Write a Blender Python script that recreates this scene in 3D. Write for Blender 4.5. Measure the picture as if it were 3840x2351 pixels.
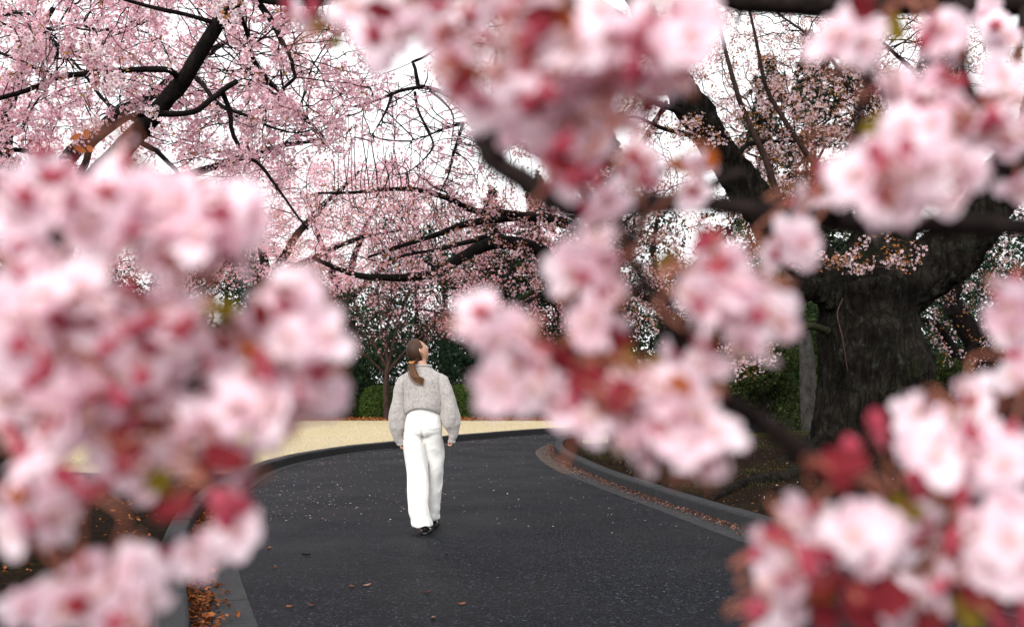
import bpy, bmesh, math, random
import numpy as np
from mathutils import Vector, Matrix, noise
from mathutils.geometry import delaunay_2d_cdt

for _o in list(bpy.data.objects): bpy.data.objects.remove(_o)
scene = bpy.context.scene
COL = scene.collection
random.seed(7); RNG = np.random.default_rng(7)
rad = math.radians

# ------------------------------------------------------------------ camera
F = 3733.0                       # focal length in photograph pixels (35 mm lens)
CAM_H = 1.3
PITCH = math.atan(255.0 / F)
cam_d = bpy.data.cameras.new('camera')
cam = bpy.data.objects.new('camera', cam_d); COL.objects.link(cam)
cam.location = (0, 0, CAM_H); cam.rotation_euler = (rad(90) + PITCH, 0, 0)
cam_d.sensor_width = 36.0; cam_d.lens = F / 3840 * 36.0
cam_d.clip_start = 0.02; cam_d.clip_end = 2000
cam_d.dof.use_dof = True; cam_d.dof.focus_distance = 8.9; cam_d.dof.aperture_fstop = 3.9
scene.camera = cam

# ------------------------------------------------------------------ sky and sun (overcast)
SUN_EL, SUN_AZ = 29.0, 203.0     # azimuth measured clockwise from +Y: behind the camera, to its left
world = bpy.data.worlds.new('World'); scene.world = world; world.use_nodes = True
wn = world.node_tree.nodes; wl = world.node_tree.links
bg = wn['Background']
sky = wn.new('ShaderNodeTexSky'); sky.sky_type = 'NISHITA'; sky.sun_disc = False
sky.sun_elevation = rad(SUN_EL); sky.sun_rotation = rad(SUN_AZ)
sky.air_density = 1.0; sky.dust_density = 1.0; sky.ozone_density = 1.0; sky.altitude = 0
hs = wn.new('ShaderNodeHueSaturation'); hs.inputs['Saturation'].default_value = 0.10
cloud = wn.new('ShaderNodeMix'); cloud.data_type = 'RGBA'; cloud.inputs[0].default_value = 0.88
cloud.inputs[7].default_value = (5.3, 5.35, 5.45, 1)      # even white cloud cover in front of the clear sky
wl.new(sky.outputs[0], hs.inputs['Color']); wl.new(hs.outputs[0], cloud.inputs[6]); wl.new(cloud.outputs[2], bg.inputs['Color'])
bg.inputs['Strength'].default_value = 0.15
sun_d = bpy.data.lights.new('sun', 'SUN'); sun = bpy.data.objects.new('sun', sun_d); COL.objects.link(sun)
sun_d.energy = 2.5; sun_d.angle = rad(55); sun_d.color = (1.0, 0.97, 0.93)
_az = rad(SUN_AZ); _el = rad(SUN_EL)
sun_dir = Vector((math.sin(_az) * math.cos(_el), math.cos(_az) * math.cos(_el), math.sin(_el)))
sun.rotation_euler = sun_dir.to_track_quat('Z', 'Y').to_euler()
vs = scene.view_settings
vs.view_transform = 'Standard'; vs.look = 'None'; vs.gamma = 1.0; vs.use_curve_mapping = False
vs.exposure = 0.93

cy = scene.cycles
scene.render.engine = 'CYCLES'
cy.use_denoising = True
try: cy.denoiser = 'OPENIMAGEDENOISE'
except Exception: pass
cy.max_bounces = 9; cy.diffuse_bounces = 7; cy.glossy_bounces = 2; cy.transmission_bounces = 7
cy.transparent_max_bounces = 4; cy.sample_clamp_indirect = 6
cy.use_adaptive_sampling = True; cy.adaptive_threshold = 0.012

# ------------------------------------------------------------------ helpers
def at(px, py, Y):
    """point seen at photograph pixel (px,py), at Y metres in front of the camera"""
    u = (px - 1920) / F; v = -(py - 1175.5) / F
    y = math.cos(PITCH) - math.sin(PITCH) * v
    z = math.sin(PITCH) + math.cos(PITCH) * v
    s = Y / y
    return Vector((u * s, Y, CAM_H + z * s))

def tag(o, label=None, cat=None, group=None, kind=None):
    if label: o['label'] = label
    if cat: o['category'] = cat
    if group: o['group'] = group
    if kind: o['kind'] = kind
    return o

def link(name, me, mat=None, parent=None):
    o = bpy.data.objects.new(name, me); COL.objects.link(o)
    if mat is not None and me is not None and not me.materials: me.materials.append(mat)
    if parent is not None: o.parent = parent
    return o

def empty(name, loc=(0, 0, 0)):
    o = bpy.data.objects.new(name, None); COL.objects.link(o); o.location = loc
    o.empty_display_size = 0.2
    return o

def mesh_np(name, V, Fc, smooth=False, cols=None, tvals=None):
    """V (n,3), Fc (m,k) -> mesh; cols (n,3) -> point colour attribute 'col'; tvals (n) -> float attribute 't'"""
    V = np.asarray(V, dtype=np.float32); Fc = np.asarray(Fc, dtype=np.int32)
    me = bpy.data.meshes.new(name)
    me.vertices.add(len(V)); me.vertices.foreach_set('co', V.ravel())
    m, k = Fc.shape
    me.loops.add(m * k); me.loops.foreach_set('vertex_index', Fc.ravel())
    me.polygons.add(m); me.polygons.foreach_set('loop_start', np.arange(0, m * k, k, dtype=np.int32))
    me.update(calc_edges=True); me.validate()
    me.polygons.foreach_set('use_smooth', np.full(len(me.polygons), bool(smooth), dtype=bool))
    if cols is not None:
        a = me.attributes.new('col', 'FLOAT_COLOR', 'POINT')
        c4 = np.ones((len(V), 4), dtype=np.float32); c4[:, :3] = cols
        a.data.foreach_set('color', c4.ravel())
    if tvals is not None:
        a = me.attributes.new('t', 'FLOAT', 'POINT'); a.data.foreach_set('value', np.asarray(tvals, dtype=np.float32))
    return me

def crom(pts, n):
    """Catmull-Rom resample of a polyline to n points"""
    P = np.asarray([tuple(p) for p in pts], dtype=float)
    if len(P) == 2:
        t = np.linspace(0, 1, n)[:, None]; return P[0] * (1 - t) + P[1] * t
    Q = np.vstack([2 * P[0] - P[1], P, 2 * P[-1] - P[-2]])
    seg = np.linalg.norm(np.diff(P, axis=0), axis=1); cum = np.concatenate([[0], np.cumsum(seg)])
    out = []
    for s in np.linspace(0, cum[-1], n):
        i = min(max(np.searchsorted(cum, s, side='right') - 1, 0), len(P) - 2)
        t = (s - cum[i]) / max(seg[i], 1e-9)
        a, b, c, d = Q[i], Q[i + 1], Q[i + 2], Q[i + 3]
        out.append(0.5 * (2 * b + (c - a) * t + (2 * a - 5 * b + 4 * c - d) * t * t + (3 * b - a - 3 * c + d) * t ** 3))
    return np.array(out)

class Acc:
    """collects quads of many shapes into one mesh"""
    def __init__(s): s.V = []; s.F = []; s.C = []; s.n = 0
    def add(s, V, Fc, col=None):
        V = np.asarray(V, float); s.V.append(V); s.F.append(np.asarray(Fc) + s.n); s.n += len(V)
        if col is not None: s.C.append(np.broadcast_to(np.asarray(col, float), (len(V), 3)))
    def mesh(s, name, smooth=True):
        if not s.V: return None
        return mesh_np(name, np.vstack(s.V), np.vstack(s.F), smooth, np.vstack(s.C) if s.C else None)

def tube(pts, radii, sides=6, rough=0.0, cap=True, seed=0.0, squash=None):
    P = np.asarray(pts, float); n = len(P); R = np.broadcast_to(np.asarray(radii, float), (n,))
    T = np.gradient(P, axis=0); T /= np.linalg.norm(T, axis=1)[:, None] + 1e-12
    ref = np.array([0, 0, 1.0]) if abs(T[0][2]) < 0.9 else np.array([0, 1.0, 0])
    U = np.zeros_like(P); u = np.cross(T[0], ref); u /= np.linalg.norm(u)
    for i in range(n):
        u = u - T[i] * np.dot(u, T[i]); u /= np.linalg.norm(u) + 1e-12; U[i] = u
    W = np.cross(T, U)
    a = np.linspace(0, 2 * np.pi, sides, endpoint=False)
    rr = R[:, None] * np.ones((1, sides))
    if rough > 0:
        for i in range(n):
            for j in range(sides):
                q = P[i] + R[i] * (U[i] * math.cos(a[j]) + W[i] * math.sin(a[j]))
                rr[i, j] *= 1 + rough * noise.noise(Vector(q) * (0.9 / max(R[i], 1e-3)) + Vector((seed, 0, 0))) \
                              + 0.5 * rough * noise.noise(Vector(q) * (2.6 / max(R[i], 1e-3)) + Vector((0, seed, 0)))
    V = P[:, None, :] + rr[:, :, None] * (U[:, None, :] * np.cos(a)[None, :, None] + W[:, None, :] * np.sin(a)[None, :, None])
    V = V.reshape(-1, 3)
    i, j = np.meshgrid(np.arange(n - 1), np.arange(sides), indexing='ij')
    a0 = i * sides + j; a1 = i * sides + (j + 1) % sides
    Fc = np.stack([a0, a1, a1 + sides, a0 + sides], axis=-1).reshape(-1, 4)
    if cap:
        for base, c in ((0, P[0]), ((n - 1) * sides, P[-1])):
            k = len(V); V = np.vstack([V, c[None]])
            q = []
            for s in range(0, sides - 1, 2): q.append([base + s, base + s + 1, base + (s + 2) % sides, k])
            if sides % 2: q.append([base + sides - 1, base, k, k])
            q = [x for x in q if len(set(x)) == 4]
            if q: Fc = np.vstack([Fc, q])
    return V, Fc

def lathe_path(profile, sides=12):
    return tube([(0, 0, z) for r, z in profile], [r for r, z in profile], sides)

def evaluated_mesh(V, Fc, mods, name):
    """mesh after modifiers"""
    me = mesh_np(name + '_src', V, Fc, True)
    o = bpy.data.objects.new(name + '_src', me); COL.objects.link(o)
    for typ, kw in mods:
        m = o.modifiers.new(typ, typ)
        for k, v in kw.items(): setattr(m, k, v)
    dg = bpy.context.evaluated_depsgraph_get(); dg.update()
    out = bpy.data.meshes.new_from_object(o.evaluated_get(dg), depsgraph=dg)
    bpy.data.objects.remove(o); bpy.data.meshes.remove(me)
    out.name = name
    return out

def displace(me, fn):
    n = len(me.vertices); co = np.empty(n * 3, np.float32); me.vertices.foreach_get('co', co); co = co.reshape(-1, 3)
    no = np.empty(n * 3, np.float32); me.vertex_normals.foreach_get('vector', no); no = no.reshape(-1, 3)
    d = np.array([fn(c) for c in co], np.float32)
    me.vertices.foreach_set('co', (co + no * d[:, None]).ravel()); me.update()

def smooth_all(me):
    me.polygons.foreach_set('use_smooth', np.ones(len(me.polygons), dtype=bool)); me.update()

# ------------------------------------------------------------------ materials
MATS = {}
class NT:
    def __init__(s, name):
        m = bpy.data.materials.new(name); m.use_nodes = True; s.m = m; s.t = m.node_tree; s.t.nodes.clear()
        s.out = s.n('ShaderNodeOutputMaterial')
    def n(s, typ, **kw):
        x = s.t.nodes.new(typ)
        for k, v in kw.items():
            if k in x.inputs: x.inputs[k].default_value = v
            else: setattr(x, k, v)
        return x
    def l(s, a, b): s.t.links.new(a, b)
    def ramp(s, fac, stops):
        r = s.n('ShaderNodeValToRGB'); e = r.color_ramp.elements
        while len(e) < len(stops): e.new(0.5)
        for x, (p, c) in zip(e, stops): x.position = p; x.color = (*c, 1)
        s.l(fac, r.inputs[0]); return r.outputs[0]
    def mix(s, fac, a, b, typ='MIX'):
        x = s.n('ShaderNodeMix', data_type='RGBA', blend_type=typ)
        for sock, v in ((x.inputs[0], fac), (x.inputs[6], a), (x.inputs[7], b)):
            if isinstance(v, (int, float)): sock.default_value = v
            elif isinstance(v, tuple): sock.default_value = (*v, 1)
            else: s.l(v, sock)
        return x.outputs[2]
    def noise(s, scale, detail=4, rough=0.55, vec=None):
        x = s.n('ShaderNodeTexNoise'); x.inputs['Scale'].default_value = scale; x.inputs['Detail'].default_value = detail
        x.inputs['Roughness'].default_value = rough
        if vec is None: vec = s.pos()
        s.l(vec, x.inputs['Vector']); return x.outputs['Fac']
    def pos(s):
        return s.n('ShaderNodeNewGeometry').outputs['Position']
    def obj(s):
        return s.n('ShaderNodeTexCoord').outputs['Object']
    def bump(s, h, strength, dist):
        b = s.n('ShaderNodeBump'); b.inputs['Strength'].default_value = strength; b.inputs['Distance'].default_value = dist
        s.l(h, b.inputs['Height']); return b.outputs[0]
    def principled(s, color, rough=0.7, normal=None, spec=0.4, sheen=0.0):
        p = s.n('ShaderNodeBsdfPrincipled'); p.inputs['Specular IOR Level'].default_value = spec
        if sheen: p.inputs['Sheen Weight'].default_value = sheen; p.inputs['Sheen Roughness'].default_value = 0.5
        for sock, v in ((p.inputs['Base Color'], color), (p.inputs['Roughness'], rough)):
            if isinstance(v, tuple): sock.default_value = (*v, 1)
            elif isinstance(v, (int, float)): sock.default_value = v
            else: s.l(v, sock)
        if normal is not None: s.l(normal, p.inputs['Normal'])
        s.l(p.outputs[0], s.out.inputs[0]); return p
    def leafy(s, color, trans, tcolor=None):
        d = s.n('ShaderNodeBsdfDiffuse'); t = s.n('ShaderNodeBsdfTranslucent'); x = s.n('ShaderNodeMixShader')
        x.inputs[0].default_value = trans
        for sock, v in ((d.inputs[0], color), (t.inputs[0], tcolor if tcolor is not None else color)):
            if isinstance(v, tuple): sock.default_value = (*v, 1)
            else: s.l(v, sock)
        s.l(d.outputs[0], x.inputs[1]); s.l(t.outputs[0], x.inputs[2]); s.l(x.outputs[0], s.out.inputs[0])

def M(name, fn):
    k = NT(name); fn(k); MATS[name] = k.m; return k.m

def _asphalt(k):
    p = k.pos()
    v = k.n('ShaderNodeTexVoronoi'); v.inputs['Scale'].default_value = 72; k.l(p, v.inputs['Vector'])
    v2 = k.n('ShaderNodeTexVoronoi'); v2.inputs['Scale'].default_value = 120; k.l(p, v2.inputs['Vector'])
    g1 = k.ramp(v.outputs['Color'], [(0.10, (0.0004, 0.0005, 0.0008)), (0.50, (0.0017, 0.0023, 0.0043)), (0.78, (0.0064, 0.0082, 0.0138)), (0.92, (0.036, 0.041, 0.056)), (1.0, (0.10, 0.104, 0.118))])
    g2 = k.ramp(v2.outputs['Color'], [(0.2, (0.45, 0.45, 0.45)), (0.8, (1.5, 1.5, 1.5))])
    big = k.ramp(k.noise(0.45, 5, 0.6), [(0.35, (0.60, 0.60, 0.62)), (0.5, (0.95, 0.95, 0.95)), (0.68, (1.3, 1.3, 1.3))])
    mid = k.ramp(k.noise(14, 5, 0.75), [(0.32, (0.62, 0.62, 0.64)), (0.72, (1.4, 1.4, 1.38))])
    c = k.mix(1.0, k.mix(1.0, k.mix(1.0, g1, g2, 'MULTIPLY'), big, 'MULTIPLY'), mid, 'MULTIPLY')
    ro = k.n('ShaderNodeMapRange'); k.l(k.noise(0.9, 4, 0.6), ro.inputs[0])
    ro.inputs[1].default_value = 0.3; ro.inputs[2].default_value = 0.75; ro.inputs[3].default_value = 0.50; ro.inputs[4].default_value = 0.66
    hgt = k.mix(.35, v.outputs['Distance'], k.noise(70, 3, .8))
    k.principled(c, ro.outputs[0], k.bump(hgt, 0.7, 0.008), 0.08)
M('asphalt', _asphalt)

def _concrete(base):
    def f(k):
        oi = k.n('ShaderNodeObjectInfo')
        c = k.mix(k.noise(2.2, 6, 0.65), tuple(x * 0.72 for x in base), tuple(x * 1.2 for x in base))
        c = k.mix(k.ramp(k.noise(38, 4, 0.75), [(0.42, (0, 0, 0)), (0.66, (1, 1, 1))]), c, tuple(x * 0.5 for x in base))
        c = k.mix(k.ramp(k.noise(5, 5, 0.72), [(0.50, (0, 0, 0)), (0.75, (0.45, 0.45, 0.45))]), c, (0.020, 0.021, 0.013))
        c = k.mix(1.0, c, k.ramp(oi.outputs['Random'], [(0, (.96, .96, .97)), (1, (1.03, 1.03, 1.02))]), 'MULTIPLY')
        k.principled(c, 0.7, k.bump(k.noise(60, 4, 0.7), 0.6, 0.008), 0.15)
    return f
M('kerb_concrete', _concrete((0.029, 0.029, 0.032)))
M('gutter_concrete', _concrete((0.034, 0.034, 0.037)))
M('brick', _concrete((0.085, 0.062, 0.052)))

def _soil(k):
    n1 = k.noise(1.3, 6, 0.65); n2 = k.noise(26, 5, 0.75)
    c = k.ramp(n2, [(0.30, (0.004, 0.0025, 0.0018)), (0.52, (0.015, 0.0095, 0.0065)), (0.68, (0.038, 0.022, 0.014)), (0.85, (0.075, 0.05, 0.034))])
    moss = k.ramp(n1, [(0.50, (0, 0, 0)), (0.66, (1, 1, 1))])
    c = k.mix(k.mix(1.0, moss, k.ramp(k.noise(11, 5, 0.7), [(0.42, (0, 0, 0)), (0.60, (0.85, 0.85, 0.85))]), 'MULTIPLY'), c, (0.026, 0.025, 0.010))
    k.principled(c, 0.95, k.bump(n2, 1.0, 0.04), 0.02)
M('soil', _soil)

def _lawn(k):
    c = k.ramp(k.noise(30, 5, 0.8), [(0.28, (0.20, 0.16, 0.095)), (0.5, (0.51, 0.425, 0.28)), (0.75, (0.66, 0.57, 0.40))])
    c = k.mix(k.ramp(k.noise(0.35, 4, 0.6), [(0.5, (0, 0, 0)), (0.75, (0.5, 0.5, 0.5))]), c, (0.46, 0.40, 0.20))
    k.principled(c, 0.9, k.bump(k.noise(50, 4, 0.8), 0.6, 0.03), 0.1)
M('lawn', _lawn)

def _vcol(trans, sat=1.0):
    def f(k):
        a = k.n('ShaderNodeAttribute', attribute_name='col')
        k.leafy(a.outputs['Color'], trans)
    return f
M('blossom', _vcol(0.42)); M('leaf_mass', _vcol(0.30)); M('dry_leaf', _vcol(0.15))

def _bark(c0, c1, c2, moss=0.0, sc=1.0, bump=0.03):
    def f(k):
        mp = k.n('ShaderNodeMapping'); mp.inputs['Scale'].default_value = (1, 1, 0.55); k.l(k.pos(), mp.inputs[0])
        n1 = k.noise(7 * sc, 7, 0.68, mp.outputs[0]); n2 = k.noise(38 * sc, 4, 0.7, mp.outputs[0])
        c = k.ramp(n1, [(0.32, c0), (0.55, c1), (0.78, c2)])
        c = k.mix(k.ramp(n2, [(0.45, (0, 0, 0)), (0.7, (0.6, 0.6, 0.6))]), c, c2)
        if moss: c = k.mix(k.ramp(k.noise(2.2, 5, 0.65), [(0.5, (0, 0, 0)), (0.68, (moss, moss, moss))]), c, (0.022, 0.025, 0.010))
        vv = k.n('ShaderNodeTexVoronoi'); vv.inputs['Scale'].default_value = 11 * sc; k.l(mp.outputs[0], vv.inputs['Vector'])
        hgt = k.mix(0.45, k.mix(0.5, n1, n2), vv.outputs['Distance'])
        k.principled(c, 0.9, k.bump(hgt, 1.0, bump), 0.05)
    return f
M('bark_dark', _bark((0.003, 0.0025, 0.0025), (0.008, 0.0065, 0.006), (0.020, 0.017, 0.016)))
def _bark_old(k):
    mp = k.n('ShaderNodeMapping'); mp.inputs['Scale'].default_value = (1, 1, 0.24); k.l(k.pos(), mp.inputs[0])
    wv = k.n('ShaderNodeVectorMath', operation='ADD'); nn = k.n('ShaderNodeTexNoise'); nn.inputs['Scale'].default_value = 3.0; k.l(mp.outputs[0], nn.inputs['Vector'])
    sc = k.n('ShaderNodeVectorMath', operation='SCALE'); sc.inputs['Scale'].default_value = 0.6; k.l(nn.outputs['Color'], sc.inputs[0]); k.l(mp.outputs[0], wv.inputs[0]); k.l(sc.outputs[0], wv.inputs[1])
    v = k.n('ShaderNodeTexVoronoi', feature='DISTANCE_TO_EDGE'); v.inputs['Scale'].default_value = 6.5; k.l(wv.outputs[0], v.inputs['Vector'])
    v2 = k.n('ShaderNodeTexVoronoi', feature='DISTANCE_TO_EDGE'); v2.inputs['Scale'].default_value = 23.0; k.l(wv.outputs[0], v2.inputs['Vector'])
    crack = k.ramp(v.outputs['Distance'], [(0.0, (0.42, 0.42, 0.42)), (0.22, (1, 1, 1))]); crack2 = k.ramp(v2.outputs['Distance'], [(0.0, (0.6, 0.6, 0.6)), (0.2, (1, 1, 1))])
    c = k.ramp(k.noise(2.6, 6, 0.7), [(0.3, (0.0045, 0.0036, 0.0029)), (0.5, (0.0125, 0.0100, 0.0080)), (0.72, (0.030, 0.025, 0.020))])
    c = k.mix(k.ramp(k.noise(6.5, 6, 0.75), [(0.54, (0, 0, 0)), (0.64, (0.75, 0.75, 0.75))]), c, (0.034, 0.036, 0.029))
    c = k.mix(k.ramp(k.noise(1.4, 5, 0.65), [(0.52, (0, 0, 0)), (0.70, (0.55, 0.55, 0.55))]), c, (0.020, 0.024, 0.010))
    c = k.mix(1.0, k.mix(1.0, c, crack, 'MULTIPLY'), crack2, 'MULTIPLY')
    k.principled(c, 0.9, k.bump(k.mix(.4, k.mix(.35, crack, crack2), k.noise(30, 5, .7)), 1.0, 0.06), 0.05)
M('bark_old', _bark_old)
M('bark_moss', _bark((0.008, 0.008, 0.005), (0.022, 0.022, 0.011), (0.05, 0.05, 0.025), 0.9))
M('bark_grey', _bark((0.012, 0.011, 0.010), (0.040, 0.037, 0.034), (0.09, 0.085, 0.078), 0.2))
M('bark_red', _bark((0.014, 0.008, 0.007), (0.040, 0.024, 0.020), (0.08, 0.052, 0.045)))
M('twig_near', _bark((0.005, 0.0035, 0.0035), (0.015, 0.010, 0.0095), (0.035, 0.026, 0.024), 0, 9.0, 0.001))

def _petal(k):
    a = k.n('ShaderNodeAttribute', attribute_name='t')
    c = k.ramp(a.outputs['Fac'], [(0.0, (0.60, 0.14, 0.20)), (0.06, (0.80, 0.45, 0.53)), (0.14, (0.94, 0.80, 0.86)), (0.8, (0.96, 0.865, 0.915)), (1.0, (0.95, 0.78, 0.865))])
    oi = k.n('ShaderNodeObjectInfo')
    v = k.ramp(oi.outputs['Random'], [(0.0, (1.0, 0.86, 0.90)), (0.45, (1, 1, 1)), (1.0, (1.0, 0.95, 0.97))])
    c = k.mix(1.0, c, v, 'MULTIPLY')
    k.leafy(c, 0.50, k.mix(1.0, c, (1.0, 0.90, 0.93), 'MULTIPLY'))
M('petal', _petal)
def _flat(c, trans=0.0, rough=0.6):
    def f(k):
        if trans: k.leafy(k.mix(k.noise(90, 3), tuple(x * 0.7 for x in c), tuple(min(1, x * 1.25) for x in c)), trans)
        else: k.principled(k.mix(k.noise(60, 3), tuple(x * 0.75 for x in c), tuple(min(1, x * 1.2) for x in c)), rough)
    return f
M('calyx', _flat((0.48, 0.10, 0.14), 0.3)); M('bud', _flat((0.36, 0.055, 0.085), 0.25)); M('pedicel', _flat((0.30, 0.10, 0.06)))
M('stamen', _flat((0.88, 0.62, 0.58), 0.3))
M('leaf_red', _flat((0.21, 0.026, 0.034), 0.35)); M('leaf_olive', _flat((0.23, 0.17, 0.02), 0.4)); M('leaf_bronze', _flat((0.33, 0.085, 0.02), 0.4))
# ------------------------------------------------------------------ scatter of small faces
LEAF_T = (np.array([(0, -.5, 0), (.27, -.02, .10), (0, .5, .02), (-.27, .02, .10)], float), np.array([[0, 1, 2, 3]]))
def flower_template(np_=5, w=0.44, cup=0.28):
    V = [(0, 0, 0)]; Q = []; T = [0.0]
    for i in range(np_):
        a = 2 * math.pi * i / np_
        for da, r, t in ((-w * 1.15, .33, .6), (0, .5, 1.0), (w * 1.15, .33, .6)):
            V.append((r * math.cos(a + da), r * math.sin(a + da), cup * r * r * 4 * .5)); T.append(t)
        b = 1 + 3 * i; Q.append([0, b, b + 1, b + 2])
    return np.array(V, float), np.array(Q), np.array(T)
FLOWER5 = flower_template(5); FLOWER3 = flower_template(3, 0.75)

def scatter(tmpl, pos, nrm, size, cols, eye=None):
    """instances of a template joined into arrays; eye = colour of the template's centre vertex"""
    TV, TF = tmpl[0], tmpl[1]; T = tmpl[2] if len(tmpl) > 2 else None
    n = len(pos); pos = np.asarray(pos, float); nrm = np.asarray(nrm, float)
    nrm = nrm / (np.linalg.norm(nrm, axis=1)[:, None] + 1e-9)
    r = RNG.normal(size=(n, 3)); u = np.cross(nrm, r); u /= np.linalg.norm(u, axis=1)[:, None] + 1e-9
    w = np.cross(nrm, u); size = np.broadcast_to(np.asarray(size, float), (n,))
    V = pos[:, None, :] + size[:, None, None] * (TV[None, :, 0:1] * u[:, None, :] + TV[None, :, 1:2] * w[:, None, :] + TV[None, :, 2:3] * nrm[:, None, :])
    Fc = (TF[None] + (np.arange(n) * len(TV))[:, None, None]).reshape(-1, TF.shape[1])
    C = np.repeat(np.asarray(cols, float)[:, None, :], len(TV), axis=1)
    if T is not None and eye is not None:
        f = np.clip(T / 0.6, 0, 1)[None, :, None]; C = C * f + np.asarray(eye)[None, None, :] * (1 - f)
    return V.reshape(-1, 3), Fc, C.reshape(-1, 3)

def rcols(n, stops, jitter=0.12):
    """random colours between the given stops"""
    S = np.asarray(stops, float); i = RNG.integers(0, len(S), n); j = RNG.integers(0, len(S), n); t = RNG.random((n, 1))
    c = S[i] * (1 - t) + S[j] * t
    return np.clip(c * (1 + jitter * RNG.normal(size=(n, 1))), 0.002, 0.95)

# ------------------------------------------------------------------ road lines (metres; camera at the origin looking along +Y)
LPAIR = [((1.6, -3), (1.25, -3.1)), ((.35, .5), (0, .4)), ((-.5, 2.8), (-.86, 2.7)), ((-1.31, 5.27), (-1.67, 5.25)), ((-1.94, 7.14), (-2.3, 7.05)),
         ((-2.7, 9.8), (-3.0, 9.7)), ((-3.2, 12.5), (-3.42, 12.5)), ((-3.38, 15.3), (-3.5, 15.5)), ((-2.95, 17.8), (-3.05, 17.95)), ((-2.25, 19.4), (-2.33, 19.55)),
         ((-1.22, 21.6), (-1.3, 21.75)), ((1.15, 25.2), (1.1, 25.35)), ((5, 29), (4.95, 29.15)), ((12, 33), (11.95, 33.15)), ((30, 38), (30, 38.2))]
RPAIR = [((5.9, -3), (6.2, -3)), ((4.6, 1), (4.9, 1.1)), ((3.4, 4), (3.7, 4.1)), ((2.5, 6.3), (2.8, 6.45)), ((1.9, 8.07), (2.2, 8.3)), ((1.515, 10.03), (1.78, 10.1)),
         ((1.25, 11.3), (1.5, 11.5)), ((.99, 12.7), (1.2, 13.3)), ((.66, 14.6), (.98, 15.2)), ((.46, 16.8), (.80, 17.4)), ((.47, 19), (.82, 19.3)), ((.95, 21.2), (1.08, 20.9)),
         ((2.2, 22.6), (2.3, 22.2)), ((5, 24.6), (5.05, 24.2)), ((12, 28), (12.1, 27.6)), ((30, 33), (30, 32.6))]
NC = 260
def curve2(P): return crom([(x, y, 0) for x, y in P], NC)[:, :2]
LA, LK = curve2([p[0] for p in LPAIR]), curve2([p[1] for p in LPAIR])
RA, RK = curve2([p[0] for p in RPAIR]), curve2([p[1] for p in RPAIR])
def offset(Cv, d):
    T = np.gradient(Cv, axis=0); T /= np.linalg.norm(T, axis=1)[:, None]
    N = np.stack([-T[:, 1], T[:, 0]], 1)
    return Cv + N * d
KW, KH = 0.16, 0.13
LO, RO = offset(LK, KW), offset(RK, -KW)

def flat_strip(name, A, B, z, mat, kind='structure'):
    n = len(A)
    V = np.vstack([np.c_[A, np.full(n, z)], np.c_[B, np.full(n, z)]])
    i = np.arange(n - 1); Fc = np.stack([i, i + 1, i + 1 + n, i + n], 1)
    o = link(name, mesh_np(name, V, Fc), MATS[mat]); return tag(o, kind=kind)

# large ground sheet
g = link('ground', mesh_np('ground', [(-500, -300, -.12), (500, -300, -.12), (500, 900, -.12), (-500, 900, -.12)], [[0, 1, 2, 3]]), MATS['soil']); tag(g, kind='structure')
# the road itself is resampled so that both edges meet in the far bend
road = flat_strip('road', RA, LA, 0.0, 'asphalt')

def pieces(parent, name, A, B, step, z0, z1, mat, gap=0.008, jitter=0.003, upto=None, chamfer=0.0, rows=1, yrange=None):
    """separate blocks that fill the strip between curves A (road side) and B"""
    Am = 0.5 * (A + B); L = np.concatenate([[0], np.cumsum(np.linalg.norm(np.diff(Am, axis=0), axis=1))])
    f = lambda Cv, s: np.array([np.interp(s, L, Cv[:, 0]), np.interp(s, L, Cv[:, 1])])
    s = 0.0; k = 0
    while s + step < L[-1]:
        e = s + step; m = f(Am, s)
        if (yrange is None or yrange[0] <= m[1] <= yrange[1]) and (upto is None or abs(m[0]) < upto):
            for r in range(rows):
                f0 = r / rows + (gap if rows > 1 else 0); f1 = (r + 1) / rows - (gap if rows > 1 else 0)
                sh = (step * .5 if r % 2 else 0)
                a0, a1 = f(A, s + gap + sh), f(A, e - gap + sh); b0, b1 = f(B, s + gap + sh), f(B, e - gap + sh)
                p0, p1 = a0 * (1 - f0) + b0 * f0, a1 * (1 - f0) + b1 * f0
                q0, q1 = a0 * (1 - f1) + b0 * f1, a1 * (1 - f1) + b1 * f1
                h = z1 + random.uniform(-jitter, jitter); c = chamfer
                if c:
                    def sec(p, q):
                        d = (q - p) / np.linalg.norm(q - p)
                        return [(*p, z0), (*p, h - c), (*(p + d * c * .35), h - c * .3), (*(p + d * c), h), (*(q - d * c * .5), h), (*q, h - c * .5), (*q, z0)]
                    S0, S1 = sec(p0, q0), sec(p1, q1); n = len(S0)
                    V = S0 + S1; Fc = [(i, i + 1, i + 1 + n, i + n) for i in range(n - 1)]
                    Fc += [(0, 6, 5, 1), (1, 5, 4, 2), (7, 8, 12, 13), (8, 9, 11, 12)]
                    Fc = [q for q in Fc] + [(2, 4, 3, 3), (9, 10, 11, 11)]
                    Fc = [q for q in Fc if len(set(q)) == 4]
                else:
                    V = [(*p0, z0), (*p1, z0), (*q1, z0), (*q0, z0), (*p0, h), (*p1, h), (*q1, h), (*q0, h)]
                    Fc = [(4, 5, 6, 7), (0, 4, 7, 3), (1, 2, 6, 5), (0, 1, 5, 4), (3, 7, 6, 2)]
                link(name, mesh_np(name, V, Fc), MATS[mat], parent); k += 1
        s = e
    return k
kl = tag(flat_strip('kerb_bedding', offset(LK, .02), offset(LK, KW - .02), 0.02, 'gutter_concrete'), kind='structure'); kl.name = 'kerb_beside_lawn'
kr = tag(flat_strip('kerb_bedding', offset(RK, -.02), offset(RK, -KW + .02), 0.02, 'gutter_concrete'), kind='structure'); kr.name = 'kerb_beside_soil'
pieces(kl, 'kerb_stone', LK, LO, 0.62, -0.10, KH, 'kerb_concrete', 0.0035, 0.003, 13, 0.022)
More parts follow.
